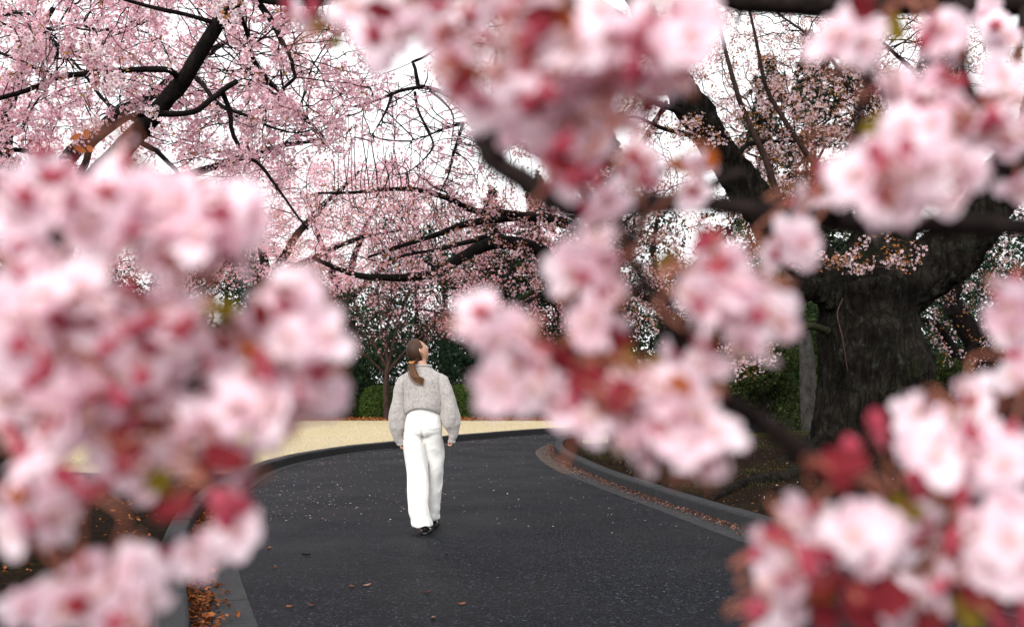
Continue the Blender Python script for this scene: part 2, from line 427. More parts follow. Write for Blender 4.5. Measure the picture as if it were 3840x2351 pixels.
pieces(kr, 'kerb_stone', RK, RO, 0.62, -0.10, KH, 'kerb_concrete', 0.0035, 0.003, 13, 0.022)
gl = flat_strip('gutter_beside_lawn', offset(LA, .0), LK, -0.012, 'gutter_concrete')
gr = flat_strip('gutter_beside_soil', RA, offset(RK, 0), -0.012, 'gutter_concrete')
pieces(gl, 'gutter_slab', LA, offset(LK, -.004), 0.60, -0.08, 0.006, 'gutter_concrete', 0.004, 0.002, 13, yrange=(-2, 19))
pieces(gr, 'gutter_slab', RA, offset(RK, .004), 0.60, -0.08, 0.006, 'gutter_concrete', 0.004, 0.002, 13, yrange=(-2, 14.0))
pieces(gr, 'brick', RA, offset(RK, .004), 0.13, -0.06, 0.007, 'brick', 0.007, 0.003, 3, rows=3, yrange=(14.0, 20.6))

# ------------------------------------------------------------------ planted ground on both sides
def dist_to(P, Cv):
    P = np.asarray(P, float); return np.concatenate([np.sqrt(((c[:, None, :] - Cv[None]) ** 2).sum(2).min(1)) for c in np.array_split(P, max(1, len(P) // 800))])
def sstep(x, a, b):
    t = np.clip((x - a) / (b - a), 0, 1); return t * t * (3 - 2 * t)
def nz(P, s, o=0.0): return np.array([noise.noise(Vector((p[0] * s + o, p[1] * s, o))) for p in P])
def h_right(P):
    d = dist_to(P, RO); return 0.105 + 0.17 * sstep(d, 0.3, 4.5) + sstep(d, .05, .8) * (0.035 * nz(P, .9, 3) + 0.018 * nz(P, 3.1, 8))
def h_left(P):
    d = dist_to(P, LO); return 0.105 + 0.05 * sstep(d, 0.3, 6) + sstep(d, .05, .8) * (0.03 * nz(P, .8, 5) + 0.014 * nz(P, 3.3, 1))
def h_lawn(P):
    d = dist_to(P, LO); return 0.11 + 0.03 * sstep(d, 0.3, 6) + sstep(d, .05, .8) * 0.02 * nz(P, .35, 5)

def bed(name, outline, inner, hfun, mat):
    pts = [Vector(p) for p in outline]; n = len(pts)
    pts += [Vector(p) for p in inner]
    vo, eo, fo, *_ = delaunay_2d_cdt(pts, [], [list(range(n))], 1, 1e-5)
    P = np.array([(v.x, v.y) for v in vo]); z = hfun(P)
    V = np.c_[P, z]
    Fc = [list(f) for f in fo if len(f) == 3]
    me = bpy.data.meshes.new(name); me.from_pydata(V.tolist(), [], Fc); me.update(); smooth_all(me)
    up = np.array([0.0]); 
    o = link(name, me, MATS[mat]); tag(o, kind='structure')
    if me.polygons[0].normal.z < 0: me.flip_normals()
    return o
def rnd2(n, x0, x1, y0, y1): return np.c_[RNG.uniform(x0, x1, n), RNG.uniform(y0, y1, n)]
iR = [i for i in range(NC) if RO[i, 1] > -2.9]
outR = [tuple(RO[i]) for i in iR] + [(60, 33), (60, -2.9)]
inR = np.vstack([rnd2(2600, .9, 9, 5, 22), rnd2(500, 3, 40, -2, 30), rnd2(300, 9, 55, 0, 30)])
inR = inR[dist_to(inR, RO) > .12]
soil_r = bed('soil_bed', outR, inR, h_right, 'soil')
soil_r.name = 'soil_under_old_cherry'
def split_at(y): return int(np.argmax(LO[:, 1] > y))
k13 = split_at(13.2)
outL = [tuple(LO[i]) for i in range(0, k13)] + [(-60, LO[k13 - 1, 1]), (-60, -3.2)]
inL = np.vstack([rnd2(1500, -8, 0, 0, 13), rnd2(300, -50, -5, -2, 13)]); inL = inL[dist_to(inL, LO) > .12]
soil_l = bed('soil_under_near_cherry', outL, inL, h_left, 'soil')
HEDGE_Y = 30.4
kH = split_at(30.2)
outW = [tuple(LO[i]) for i in range(k13 - 1, kH)] + [(5.0, HEDGE_Y), (-70, HEDGE_Y), (-70, LO[k13 - 1, 1])]
inW = np.vstack([rnd2(900, -20, 4, 14, 30), rnd2(200, -65, -10, 14, 30)]); inW = inW[dist_to(inW, LO) > .15]
lawn = bed('lawn', outW, inW, h_lawn, 'lawn')
outB = [(-70, HEDGE_Y - .02), (5.0, HEDGE_Y - .02)] + [tuple(LO[i]) for i in range(kH, NC)] + [(60, 60), (60, 120), (-70, 120)]
back_soil = bed('soil_behind_lawn', outB, rnd2(500, -40, 40, 31, 60), lambda P: 0.10 + 0.03 * nz(P, .5, 2) * sstep(P[:, 1], 30.5, 32), 'soil')
outF = [(12.2, 28.0), (30, 33.2), (58, 33.0), (60, 58), (30, 37.8)]

def ground_z(x, y):
    P = np.array([[x, y]])
    xr = np.interp(y, RK[:, 1], RK[:, 0]) if y < 20 else 1.2
    if x > xr and y < 22 + max(0, (x - 1.5) * .5): return float(h_right(P)[0])
    if y < 13.2: return float(h_left(P)[0])
    return 0.12

# ------------------------------------------------------------------ litter
BROWN = [(0.20, 0.060, 0.022), (0.12, 0.040, 0.018), (0.30, 0.11, 0.04), (0.06, 0.025, 0.014)]
PINKBROWN = [(0.15, 0.075, 0.06), (0.09, 0.038, 0.026), (0.24, 0.15, 0.13), (0.045, 0.021, 0.016), (0.13, 0.05, 0.028)]
def litter(name, pos, size, stops, tilt=0.45, tmpl=LEAF_T, mat='dry_leaf'):
    n = len(pos); nr = np.c_[RNG.normal(size=(n, 2)) * tilt, np.ones(n)]
    V, Fc, C = scatter(tmpl, pos, nr, size, rcols(n, stops, .25))
    o = link(name, mesh_np(name, V, Fc, False, C), MATS[mat]); return tag(o, kind='stuff')
def along(Cv, Cw, n, y0, y1, bias):
    """random points between curves Cv (bias 0) and Cw (bias 1)"""
    idx = [i for i in range(NC) if y0 <= Cv[i, 1] <= y1]
    k = RNG.integers(idx[0], idx[-1], n); t = RNG.random((n, 1)); b = bias(n)[:, None]
    A = Cv[k] * (1 - t) + Cv[k + 1] * t; B = Cw[k] * (1 - t) + Cw[k + 1] * t
    return A * (1 - b) + B * b
P = along(LK, LA, 3200, 2.5, 10.5, lambda n: np.clip(np.abs(RNG.normal(.03, .26, n)), .02, .75))
litter('fallen_leaves_in_gutter', np.c_[P, 0.012 + 0.022 * RNG.random(len(P))], RNG.uniform(.008, .062, len(P)), BROWN, .55)
P = along(RK, RA, 4500, 5.5, 20.5, lambda n: np.clip(np.abs(RNG.normal(.0, .30, n)), .02, .98))
litter('fallen_leaves_beside_kerb', np.c_[P, 0.012 + 0.016 * RNG.random(len(P))], RNG.uniform(.010, .036, len(P)), PINKBROWN, .5)
P = rnd2(9000, 1.0, 8, 6, 20); P = P[dist_to(P, RO) > .1]; P = P[[p[0] > np.interp(p[1], RO[:, 1], RO[:, 0]) + .1 for p in P]]
litter('leaf_litter_on_soil', np.c_[P, h_right(P) + .008], RNG.uniform(.015, .05, len(P)), [(0.05, 0.024, 0.013), (0.02, 0.011, 0.007), (0.10, 0.045, 0.02), (0.03, 0.016, 0.010)], .4)
P = rnd2(3500, -6, 0, 2, 12); P = P[[p[0] < np.interp(p[1], LO[:, 1], LO[:, 0]) - .1 for p in P]]
litter('leaf_litter_under_near_cherry', np.c_[P, h_left(P) + .008], RNG.uniform(.02, .06, len(P)), BROWN, .4)
P = np.c_[RNG.uniform(-16, 6, 5200), HEDGE_Y + .05 + np.abs(RNG.normal(0, .55, 5200))]
litter('fallen_leaves_below_hedge', np.c_[P, .13 + .09 * RNG.random(len(P)) * np.clip(P[:, 1] - HEDGE_Y, 0, 1)], RNG.uniform(.05, .12, len(P)), [(0.30, 0.085, 0.028), (0.18, 0.05, 0.02), (0.38, 0.14, 0.05)], .6)
# petals on the road
n = 3000; t = RNG.random(n); k = RNG.integers(55, 190, n); b = np.where(RNG.random(n) < .45, RNG.random(n), np.clip(np.abs(RNG.normal(0, .22, n)), 0, 1))
P = LA[k] * (1 - b[:, None]) + RA[k] * b[:, None] + RNG.normal(size=(n, 2)) * .05
litter('petals_on_road', np.c_[P, np.full(n, .006)], RNG.uniform(.010, .027, n), [(0.80, 0.62, 0.66), (0.85, 0.78, 0.80), (0.6, 0.42, 0.42)], .12)
P = rnd2(500, 1.2, 6, 6, 18); P = P[[p[0] > np.interp(p[1], RO[:, 1], RO[:, 0]) + .1 for p in P]]
litter('petals_on_soil', np.c_[P, h_right(P) + .012], RNG.uniform(.012, .022, len(P)), [(0.80, 0.68, 0.70), (0.85, 0.78, 0.80)], .2)

# single leaves lying on the asphalt
def leaf_mesh(name, L, W, curl, cols):
    V = []; Fc = []; n = 6
    for i in range(n + 1):
        u = i / n; w = W * math.sin(math.pi * min(1, u * .97 + .02)) ** .8
        for v in (-1, 0, 1): V.append((w * v * .5, L * (u - .5), curl * (abs(v) * .5 + (u - .5) ** 2 * 1.6)))
    for i in range(n):
        for j in range(2): a = i * 3 + j; Fc.append([a, a + 1, a + 4, a + 3])
    return mesh_np(name, V, Fc, True, np.tile(np.array(cols), (len(V), 1)))
dl = [leaf_mesh('dry_leaf', .055, .026, .010, c) for c in ((0.20, 0.085, 0.045), (0.26, 0.15, 0.11), (0.10, 0.045, 0.03))]
dark = leaf_mesh('dark_leaf', .07, .028, .016, (0.012, 0.010, 0.009))
for i, (px, py) in enumerate([(1022, 2046), (1215, 1940), (1045, 2118), (1100, 2260), (1385, 2182), (1607, 2208), (1735, 2250), (1630, 2300), (1180, 2255), (1330, 2186), (1560, 1933), (1680, 2065)]):
    Y = CAM_H * F / (py - 1430.5) * .998
    o = link('fallen_leaf', dl[i % 3], MATS['dry_leaf']); o.location = ((px - 1920) / F * Y, Y, .006); o.rotation_euler = (random.uniform(-.15, .15), random.uniform(-.15, .15), random.uniform(0, 6.28))
    tag(o, 'small dry brown leaf lying flat on the dark asphalt', 'leaf', 'dry leaves scattered on the road')
o = link('fallen_leaf', dark, MATS['dry_leaf']); Y = CAM_H * F / (2073 - 1430.5); o.location = ((1158 - 1920) / F * Y, Y, .006); o.rotation_euler = (0, .1, 1.4)
tag(o, 'single blackish curled leaf on the asphalt, darkest leaf on the road', 'leaf', 'dry leaves scattered on the road')

# grass tufts
BLADE_T = (np.array([(-.06, 0, 0), (.06, 0, 0), (.03, .12, .6), (.0, .35, 1.0)], float), np.array([[0, 1, 2, 3]]))
def grass(name, P, zf, size, stops):
    n = len(P); z = zf(P)
    ang = RNG.random(n) * 6.283; s = np.broadcast_to(size, (n,)) * RNG.uniform(.5, 1.3, n)
    TV = BLADE_T[0]; ca, sa = np.cos(ang), np.sin(ang)
    V = np.zeros((n, 4, 3)); lean = RNG.uniform(.3, 1.4, n)
    for k in range(4):
        x, y, h = TV[k]; y = y * lean
        V[:, k, 0] = P[:, 0] + s * (x * ca - y * sa); V[:, k, 1] = P[:, 1] + s * (x * sa + y * ca); V[:, k, 2] = z + s * h
    Fc = np.arange(n * 4).reshape(n, 4); C = np.repeat(rcols(n, stops, .25)[:, None], 4, 1).reshape(-1, 3)
    return tag(link(name, mesh_np(name, V.reshape(-1, 3), Fc, False, C), MATS['leaf_mass']), kind='stuff')
def patch(cx, cy, rx, ry, n): return np.c_[RNG.normal(cx, rx, n), RNG.normal(cy, ry, n)]
GP = np.vstack([patch(5.2, 19.5, .8, .8, 5000), patch(7.0, 21, 1.3, .9, 5000), patch(4.4, 23, 1.5, 1.0, 3000), patch(2.4, 11.4, .45, .22, 500), patch(3.1, 13, .8, .35, 900), patch(1.5, 16.5, .25, .9, 900), patch(4.0, 16.8, .9, .5, 2200)])
GP = GP[[p[0] > np.interp(min(p[1], 20), RO[:, 1], RO[:, 0]) + .15 for p in GP]]
grass('grass_under_old_cherry', GP, h_right, .034, [(0.035, 0.048, 0.014), (0.06, 0.068, 0.022), (0.08, 0.066, 0.03)])
k = RNG.integers(150, 232, 2500); GP = LO[k] + (LO[k + 1] - LO[k]) * RNG.random((2500, 1)) + RNG.normal(size=(2500, 2)) * [.05, .08] + [-.06, .08]
grass('dry_grass_along_lawn_edge', GP, lambda P: np.full(len(P), .11), .05, [(0.50, 0.38, 0.18), (0.36, 0.30, 0.12), (0.28, 0.27, 0.10)])

GP = rnd2(30000, -7, 5, 14, 30.3); GP = GP[[p[0] < np.interp(p[1], LO[:kH, 1], LO[:kH, 0]) - .12 if p[1] < 15.5 else True for p in GP]]
_D2 = np.concatenate([((c[:, None, :] - LO[None]) ** 2).sum(2) for c in np.array_split(GP, 40)]); _i = _D2.argmin(1); _d = np.sqrt(_D2.min(1)); _T = np.gradient(LO, axis=0)
_side = _T[_i, 0] * (GP[:, 1] - LO[_i, 1]) - _T[_i, 1] * (GP[:, 0] - LO[_i, 0])
GP = GP[(_side > 0) & (_d > .05)]
grass('dry_grass_on_lawn', GP, h_lawn, .035, [(0.60, 0.48, 0.28), (0.46, 0.36, 0.19), (0.34, 0.29, 0.14), (0.70, 0.58, 0.36)])
# ------------------------------------------------------------------ trees
def colonize(seeds, attr, step, reach, kill, iters, wob=0.25, droop=0.0):
    """space colonization: seeds (n,3) existing nodes, attr (m,3) points to be reached. returns nodes, parent index"""
    N = [np.asarray(s, float) for s in seeds]; par = [-1] * len(N); A = np.asarray(attr, float)
    nodes = np.array(N); near = np.full(len(A), -1); nd = np.full(len(A), 1e9)
    def upd(idx0):
        for s in range(idx0, len(nodes), 400):
            blk = nodes[s:s + 400]; D = np.linalg.norm(A[:, None, :] - blk[None], axis=2); j = D.argmin(1); d = D[np.arange(len(A)), j]
            b = d < nd; nd[b] = d[b]; near[b] = s + j[b]
    upd(0); alive = nd > kill; nkids = {}
    for it in range(iters):
        act = alive & (nd < reach)
        if not act.any():
            if not alive.any(): break
            # walk towards the closest one left
            act = alive & (nd <= nd[alive].min() + step)
        src = near[act]; dirs = A[act] - nodes[src]; dirs /= np.linalg.norm(dirs, axis=1)[:, None] + 1e-9
        u, inv = np.unique(src, return_inverse=True)
        S = np.zeros((len(u), 3)); np.add.at(S, inv, dirs)
        S += RNG.normal(size=S.shape) * wob * np.linalg.norm(S, axis=1)[:, None]; S[:, 2] -= droop * np.linalg.norm(S, axis=1)
        S /= np.linalg.norm(S, axis=1)[:, None] + 1e-9
        keep = np.array([nkids.get(int(x), 0) < 3 for x in u])
        if not keep.any():
            alive[act] = False; continue
        for x in u[~keep]: alive[near == x] = False
        u = u[keep]; S = S[keep]
        for x in u: nkids[int(x)] = nkids.get(int(x), 0) + 1
        i0 = len(nodes); nodes = np.vstack([nodes, nodes[u] + S * step]); par += [int(x) for x in u]
        upd(i0); alive &= nd > kill
        if not alive.any(): break
    return nodes, np.array(par)

def grow_twigs(nodes, par, nseed, r_tip, r_max, sides=4, expo=2.3):
    n = len(nodes); w = np.zeros(n); kids = [[] for _ in range(n)]; dep = np.zeros(n, int)
    for i in range(n - 1, nseed - 1, -1):
        w[i] += r_tip ** expo if not kids[i] else 0
        if par[i] >= 0: w[par[i]] += w[i]; kids[par[i]].append(i); dep[par[i]] = max(dep[par[i]], dep[i] + 1)
    r = np.minimum(w ** (1 / expo), r_max)
    acc = Acc(); stack = []
    for i in range(nseed):
        for c in kids[i]: stack.append((i, c))
    while stack:
        p, c = stack.pop(); path = [p, c]
        while kids[c]:
            ks = sorted(kids[c], key=lambda q: -w[q]); 
            for q in ks[1:]: stack.append((c, q))
            c = ks[0]; path.append(c)
        rr = r[path].copy(); rr[0] = rr[1]; rr[-1] *= .6
        V, Fc = tube(nodes[path], np.maximum(rr, r_tip * .6), sides, cap=False)
        acc.add(V, Fc)
    return acc, r, dep, kids

def sample_regions(regs, mul=1.0):
    """regs: (px, py, rx, ry, Ynear, Yfar, count): points spread through the volume seen behind that ellipse"""
    out = []
    for px, py, rx, ry, y0, y1, n in regs:
        n = int(n * mul); a = RNG.random(n) * 6.283; q = np.sqrt(RNG.random(n))
        for k in range(n):
            p = at(px + rx * q[k] * math.cos(a[k]), py + ry * q[k] * math.sin(a[k]), RNG.uniform(y0, y1)); out.append(tuple(p))
    return np.array(out)

PINK = [(0.80, 0.50, 0.57), (0.86, 0.63, 0.69), (0.74, 0.42, 0.50), (0.88, 0.70, 0.75)]
PALE = [(0.86, 0.74, 0.75), (0.90, 0.82, 0.82), (0.82, 0.66, 0.68)]
DUSK = [(0.66, 0.35, 0.40), (0.78, 0.54, 0.58), (0.50, 0.22, 0.26), (0.82, 0.66, 0.68)]
BRONZE = [(0.30, 0.11, 0.035), (0.22, 0.075, 0.03), (0.36, 0.17, 0.05)]
def cluster_pts(C, k, spread):
    n = len(C); P = np.repeat(C, k, axis=0); d = RNG.normal(size=P.shape); d /= np.linalg.norm(d, axis=1)[:, None]
    return P + d * (spread * RNG.random((len(P), 1)) ** .4), d

def limb_points(pix, n):
    P = crom([at(*p[:3]) for p in pix], n); return P

class Tree:
    def __init__(s, name, label, base, group=None, cat='tree'):
        s.root = tag(empty(name, base), label, cat, group); s.base = Vector(base); s.seeds = []
        bpy.context.view_layer.update()
    def part(s, name, me, mat, kind=None):
        o = link(name, me, MATS[mat]); o.parent = s.root; o.matrix_parent_inverse = Matrix.Translation(-s.base)
        if kind: o['kind'] = kind
        return o
    def limb(s, pix, r0, r1, mat, name='limb', n=None, sides=9, seed_from=0.1, rough=.16, world=False, bend=0.0, mid=None):
        pts = [Vector(p) for p in pix] if world else [at(*p[:3]) for p in pix]
        L = sum((pts[i + 1] - pts[i]).length for i in range(len(pts) - 1))
        n = n or max(8, int(L / max(.05, r0 * .9)))
        P = crom(pts, n)
        if bend: P = P + np.array([noise.noise_vector(Vector(p) * 1.7) for p in P]) * bend * np.linspace(0, 1, n)[:, None] ** .5
        R = np.interp(np.linspace(0, 1, n), [0, .5, 1], [r0, mid if mid else .5 * (r0 + r1), r1])
        V, Fc = tube(P, R, sides, rough, True, random.random() * 9)
        s.part(name, mesh_np(name, V, Fc, True), mat)
        st = max(.08, L / n); k0 = int(n * seed_from)
        s.seeds += [P[i] for i in range(k0, n)]
        return P
    def crown(s, attr, step, reach, kill, iters, r_tip, r_max, mat, wob=.25, droop=0.0, sides=4, twig_name='twigs', seeds=None):
        sd = np.array(s.seeds if seeds is None else seeds)
        s.nodes, s.par = colonize(sd, attr, step, reach, kill, iters, wob, droop)
        acc, s.r, s.dep, s.kids = grow_twigs(s.nodes, s.par, len(sd), r_tip, r_max, sides)
        s.nseed = len(sd)
        me = acc.mesh(twig_name)
        if me: s.part(twig_name, me, mat, 'stuff')
    def tips(s, maxdep):
        i = np.arange(len(s.nodes)); return i[(i >= s.nseed) & (s.dep <= maxdep)]
    def blossom(s, idx, k, spread, size, stops, tmpl=FLOWER5, eye=(0.42, 0.10, 0.15), name='blossoms', mask=None, out=0.8):
        C = s.nodes[idx] + RNG.normal(size=(len(idx), 3)) * spread * .25
        P, d = cluster_pts(C, k, spread)
        if mask is not None: m = mask(P); P, d = P[m], d[m]
        nr = d * out + RNG.normal(size=d.shape) * .5 + [0, -.1, -.1]
        V, Fc, Cc = scatter(tmpl, P, nr, size * RNG.uniform(.6, 1.25, len(P)), rcols(len(P), stops, .12), eye)
        s.part(name, mesh_np(name, V, Fc, False, Cc), 'blossom', 'stuff')
    def leaves(s, idx, k, spread, size, stops, name='young_leaves'):
        P, d = cluster_pts(s.nodes[idx], k, spread)
        V, Fc, Cc = scatter(LEAF_T, P, RNG.normal(size=P.shape), RNG.uniform(size * .6, size * 1.2, len(P)), rcols(len(P), stops, .15))
        s.part(name, mesh_np(name, V, Fc, False, Cc), 'leaf_mass', 'stuff')
    def clusters(s, idx, kinds, n, scale=1.0):
        """the nearest flower clusters, each a part of its own"""
        d = np.linalg.norm(s.nodes[idx] - np.array([0, 0, CAM_H]), axis=1); pick = idx[np.argsort(d)][:n * 2]; pick = RNG.permutation(pick)[:n]
        for i in pick:
            o = s.part('blossom_cluster', kinds[random.randrange(len(kinds))], 'blossom', 'stuff')
            o.location = s.nodes[i]; o.rotation_euler = [random.uniform(0, 6.28) for _ in range(3)]; o.scale = [scale * random.uniform(.8, 1.25)] * 3
        return pick

def cluster_mesh(name, k, spread, size, stops):
    C = np.zeros((1, 3)); P, d = cluster_pts(C, k, spread)
    V, Fc, Cc = scatter(flower_template(5, .5, .35), P, d + RNG.normal(size=d.shape) * .25, RNG.uniform(size * .85, size * 1.15, len(P)), rcols(len(P), stops, .05), (0.40, 0.07, 0.12))
    lv, lf, lc = scatter(LEAF_T, P[:3] * .6, RNG.normal(size=(3, 3)), .03, rcols(3, BRONZE))
    V2 = np.vstack([V, lv]); F2 = np.vstack([Fc, lf + len(V)]); me = mesh_np(name, V2, F2, False, np.vstack([Cc, lc])); me.materials.append(MATS['blossom']); return me
CL = [cluster_mesh('blossom_cluster', 14, .055, .034, [(0.86, 0.66, 0.71), (0.90, 0.76, 0.79), (0.82, 0.56, 0.63)]) for _ in range(5)]

# ---- near cherry whose boughs hang over the upper left
dA = 6.6
bx, by = -3.45, 6.9
A = Tree('cherry_tree', 'near cherry tree with dark slanting bough and dense pink blossom', (bx, by, ground_z(bx, by) - .05), 'cherry trees in bloom')
A.limb([(bx, by, -.1), (bx + .02, by, .5), (bx - .03, by + .02, 1.1), (bx + .1, by, 1.75), tuple(at(250, 800, 6.75))], .21, .125, 'bark_dark', 'trunk', sides=16, seed_from=.9, world=True)
mainP = A.limb([(215, 850, 6.75), (330, 700, 6.7), (424, 594, 6.65), (530, 488, 6.6), (610, 392, 6.55), (690, 297, 6.5), (758, 186, 6.45), (816, 90, 6.4), (880, 10, 6.3), (960, -120, 6.2), (1090, -330, 6.0)], .080, .030, 'bark_dark', sides=12, mid=.053)
TB = 'bark_dark'
A.limb([(668, 297, 6.5), (640, 265, 6.4), (557, 262, 6.3), (445, 266, 6.2), (345, 273, 6.1), (212, 289, 6.0), (106, 334, 5.9), (0, 366, 5.8), (-200, 420, 5.6)], .022, .012, TB, bend=.02)
A.limb([(190, 800, 6.7), (310, 640, 6.3), (340, 551, 6.2), (392, 504, 6.2), (477, 445, 6.15), (557, 432, 6.1), (663, 435, 6.05), (737, 424, 6.0), (785, 387, 6.0), (817, 366, 6.0), (848, 339, 6.0), (896, 308, 6.0)], .026, .017, TB, bend=.02)
A.limb([(737, 297, 6.45), (758, 313, 6.4), (795, 366, 6.35), (827, 398, 6.35), (875, 419, 6.3), (944, 440, 6.3), (1007, 472, 6.3), (1080, 492, 6.3)], .018, .007, TB, bend=.02)
A.limb([(835, 350, 6.05), (864, 424, 6.1), (870, 498, 6.15), (917, 583, 6.2), (970, 615, 6.25), (1023, 689, 6.3), (1060, 742, 6.3), (1100, 800, 6.3), (1150, 860, 6.3)], .017, .006, TB, bend=.02)
A.limb([(880, 10, 6.3), (930, -30, 6.2), (986, 37, 6.2), (1023, 90, 6.2), (1052, 154, 6.2), (1087, 212, 6.2), (1097, 265, 6.2), (1105, 292, 6.2), (1060, 334, 6.2), (1039, 392, 6.2)], .027, .008, TB, bend=.02)
A.limb([(900, -20, 6.3), (1007, 2, 6.1), (1140, 10, 6.0), (1280, 8, 5.9), (1480, -30, 5.8)], .028, .015, TB, bend=.02)
A.limb([(201, 289, 6.0), (148, 260, 6.0), (80, 228, 6.0), (0, 196, 6.0), (-120, 150, 6.0)], .013, .007, TB, bend=.02)
A.limb([(240, 800, 6.7), (200, 640, 6.6), (150, 586, 6.5), (80, 567, 6.4), (0, 567, 6.3), (-160, 600, 6.1)], .022, .010, TB, bend=.02)
A.limb([(520, 510, 6.6), (540, 545, 6.6), (583, 562, 6.6), (626, 605, 6.6), (668, 647, 6.6), (700, 720, 6.6)], .022, .010, TB, bend=.02)
A.limb([(816, 90, 6.4), (700, 60, 6.3), (560, 30, 6.2), (420, -10, 6.1), (250, -60, 6)], .016, .009, TB, bend=.03)
A.limb([(560, 480, 6.6), (400, 380, 6.9), (250, 200, 7.2), (100, 60, 7.4)], .016, .008, TB, bend=.04)
A.limb([(880, 10, 6.3), (980, 250, 7.6), (1120, 420, 8.4), (1230, 560, 9.0)], .016, .007, TB, bend=.05)
attr = sample_regions([(260, 90, 360, 160, 6.3, 9.2, 330), (620, 130, 300, 200, 6.7, 9.5, 260), (180, 380, 280, 170, 6.3, 9, 190), (600, 420, 260, 170, 6.8, 9.5, 140),
                       (900, 250, 240, 260, 6.2, 9.5, 190), (1050, 520, 180, 200, 6.3, 10, 130), (850, 520, 160, 130, 6.3, 9.5, 80), (60, 560, 150, 120, 6, 8, 50), (250, 180, 240, 150, 5.2, 6.2, 60), (1000, 300, 150, 250, 5.6, 6.3, 40),
                       (1180, 80, 160, 110, 5.6, 9, 80), (900, -250, 700, 180, 4.5, 8.5, 160), (-250, 200, 200, 350, 4.5, 8, 110), (1330, 200, 130, 200, 6, 9, 70), (1230, 420, 150, 160, 6.5, 9.5, 70)], 1.4)
A.crown(attr, .085, 1.1, .12, 70, .0028, .015, TB, .14, .03)
tip = A.tips(4); tip = RNG.permutation(tip)
print('A nodes', len(A.nodes), 'tips', len(tip))
near = A.clusters(tip[np.abs((A.nodes[tip] - np.array([0, 0, 0])) [:, 1]) > 5.0], CL, 260, .95)
restA = RNG.permutation(np.setdiff1d(tip, near))
A.blossom(restA[:int(len(restA) * .30)], 25, .082, .037, PINK)
PALECL = [cluster_mesh('blossom_cluster', 17, .06, .036, [(0.92, 0.82, 0.84), (0.94, 0.88, 0.89)]) for _ in range(3)]
for px, py, d, sc in ((435, 307, 5.0, 1.25), (400, 325, 5.05, .8), (848, 53, 5.0, 1.35), (820, 20, 5.1, 1.0), (636, 228, 5.3, .95), (562, 419, 5.4, .8), (604, 477, 5.4, .9), (345, 455, 5.3, .9), (80, 170, 5.3, 1.1), (340, 185, 5.2, 1.1), (380, 170, 5.3, .9), (130, 150, 5.4, 1.0), (900, 20, 5.2, .9)):
    o = A.part('blossom_cluster', random.choice(PALECL), 'blossom', 'stuff'); o.location = at(px, py, d); o.rotation_euler = [random.uniform(0, 6.28) for _ in range(3)]; o.scale = (sc,) * 3
    A.limb([(px, py, d), (px - 8, py - 25, d + .15), (px - 25, py - 60, d + .5)], .003, .005, TB, 'spur', n=8, sides=5, seed_from=2)
bl = leaf_mesh('leaf', .075, .034, .010, (0.30, 0.085, 0.022)); bl.materials.append(MATS['leaf_mass'])
for px, py, a in ((285, 515, .9), (325, 505, -.2), (340, 560, -.9), (300, 560, 2.0)):
    o = A.part('leaf', bl, 'leaf_mass'); o.location = at(px, py, 5.6); o.rotation_euler = (1.2, a, random.uniform(-.4, .4))
A.limb([(310, 545, 5.62), (330, 590, 5.8), (300, 660, 6.2)], .004, .006, TB, 'spur', n=8, sides=5, seed_from=2)
A.leaves(RNG.permutation(tip)[:420], 3, .05, .035, BRONZE + [(0.30, 0.24, 0.05)])

# ---- cherries further along the lawn side
def back_cherry(name, label, trunk, limbs, regs, step, kill, k, spread, size, stops, tmpl=FLOWER5, frac=.8, bark='bark_dark', leaves=0, tip=.004, rmax=.03, tdep=4, droop=0.0, reach=2.4, iters=60, trunk_r=(.24, .16), lsize=.05, lstops=BRONZE, dens=1.7):
    t = Tree(name, label, tuple(trunk[0]), 'cherry trees in bloom')
    t.limb(trunk, trunk_r[0], trunk_r[1], bark, 'trunk', sides=14, seed_from=.75, world=True)
    for pix, r0, r1 in limbs: t.limb(pix, r0, r1, bark, sides=8, bend=.06)
    t.crown(sample_regions(regs, dens), step, reach, kill, iters, tip, rmax, bark, .25, droop)
    ti = RNG.permutation(t.tips(tdep)); print(name, len(t.nodes), len(ti))
    t.blossom(ti[:int(len(ti) * frac * .5)], int(k * 2), spread * 1.2, size, stops, tmpl)
    if leaves: t.leaves(RNG.permutation(ti)[:leaves], 3, spread, lsize, lstops)
    return t
GZ = .08
A2b = (-6.6, 13.6, GZ)
back_cherry('cherry_tree', 'second cherry tree behind the slanting bough, soft pink crown against the white sky', [A2b, (-6.5, 13.6, 1.2), (-6.3, 13.5, 2.4)],
    [([(40, 850, 13.5), (200, 650, 13), (420, 450, 12.5), (650, 300, 12), (850, 150, 11.5)], .13, .03), ([(60, 800, 13.5), (250, 760, 13.2), (480, 700, 13), (760, 640, 12.8), (1000, 560, 12.6), (1180, 520, 12.4)], .11, .02), ([(40, 800, 13.5), (20, 500, 13), (80, 250, 12.5), (200, 30, 12)], .12, .03), ([(60, 820, 13.5), (300, 850, 12.8), (560, 900, 12.2), (720, 1000, 12)], .08, .02)],
    [(300, 250, 420, 330, 10.5, 15, 420), (800, 420, 330, 260, 10.5, 15, 330), (1100, 330, 260, 230, 11, 15, 170), (500, 800, 480, 260, 11, 14.5, 160), (100, 650, 300, 250, 11, 15, 140), (700, 50, 600, 150, 10, 14, 160)],
    .16, .24, 13, .10, .042, PINK, frac=.72, tip=.0032, rmax=.022)
B1b = (-6.2, 25.0, .1)
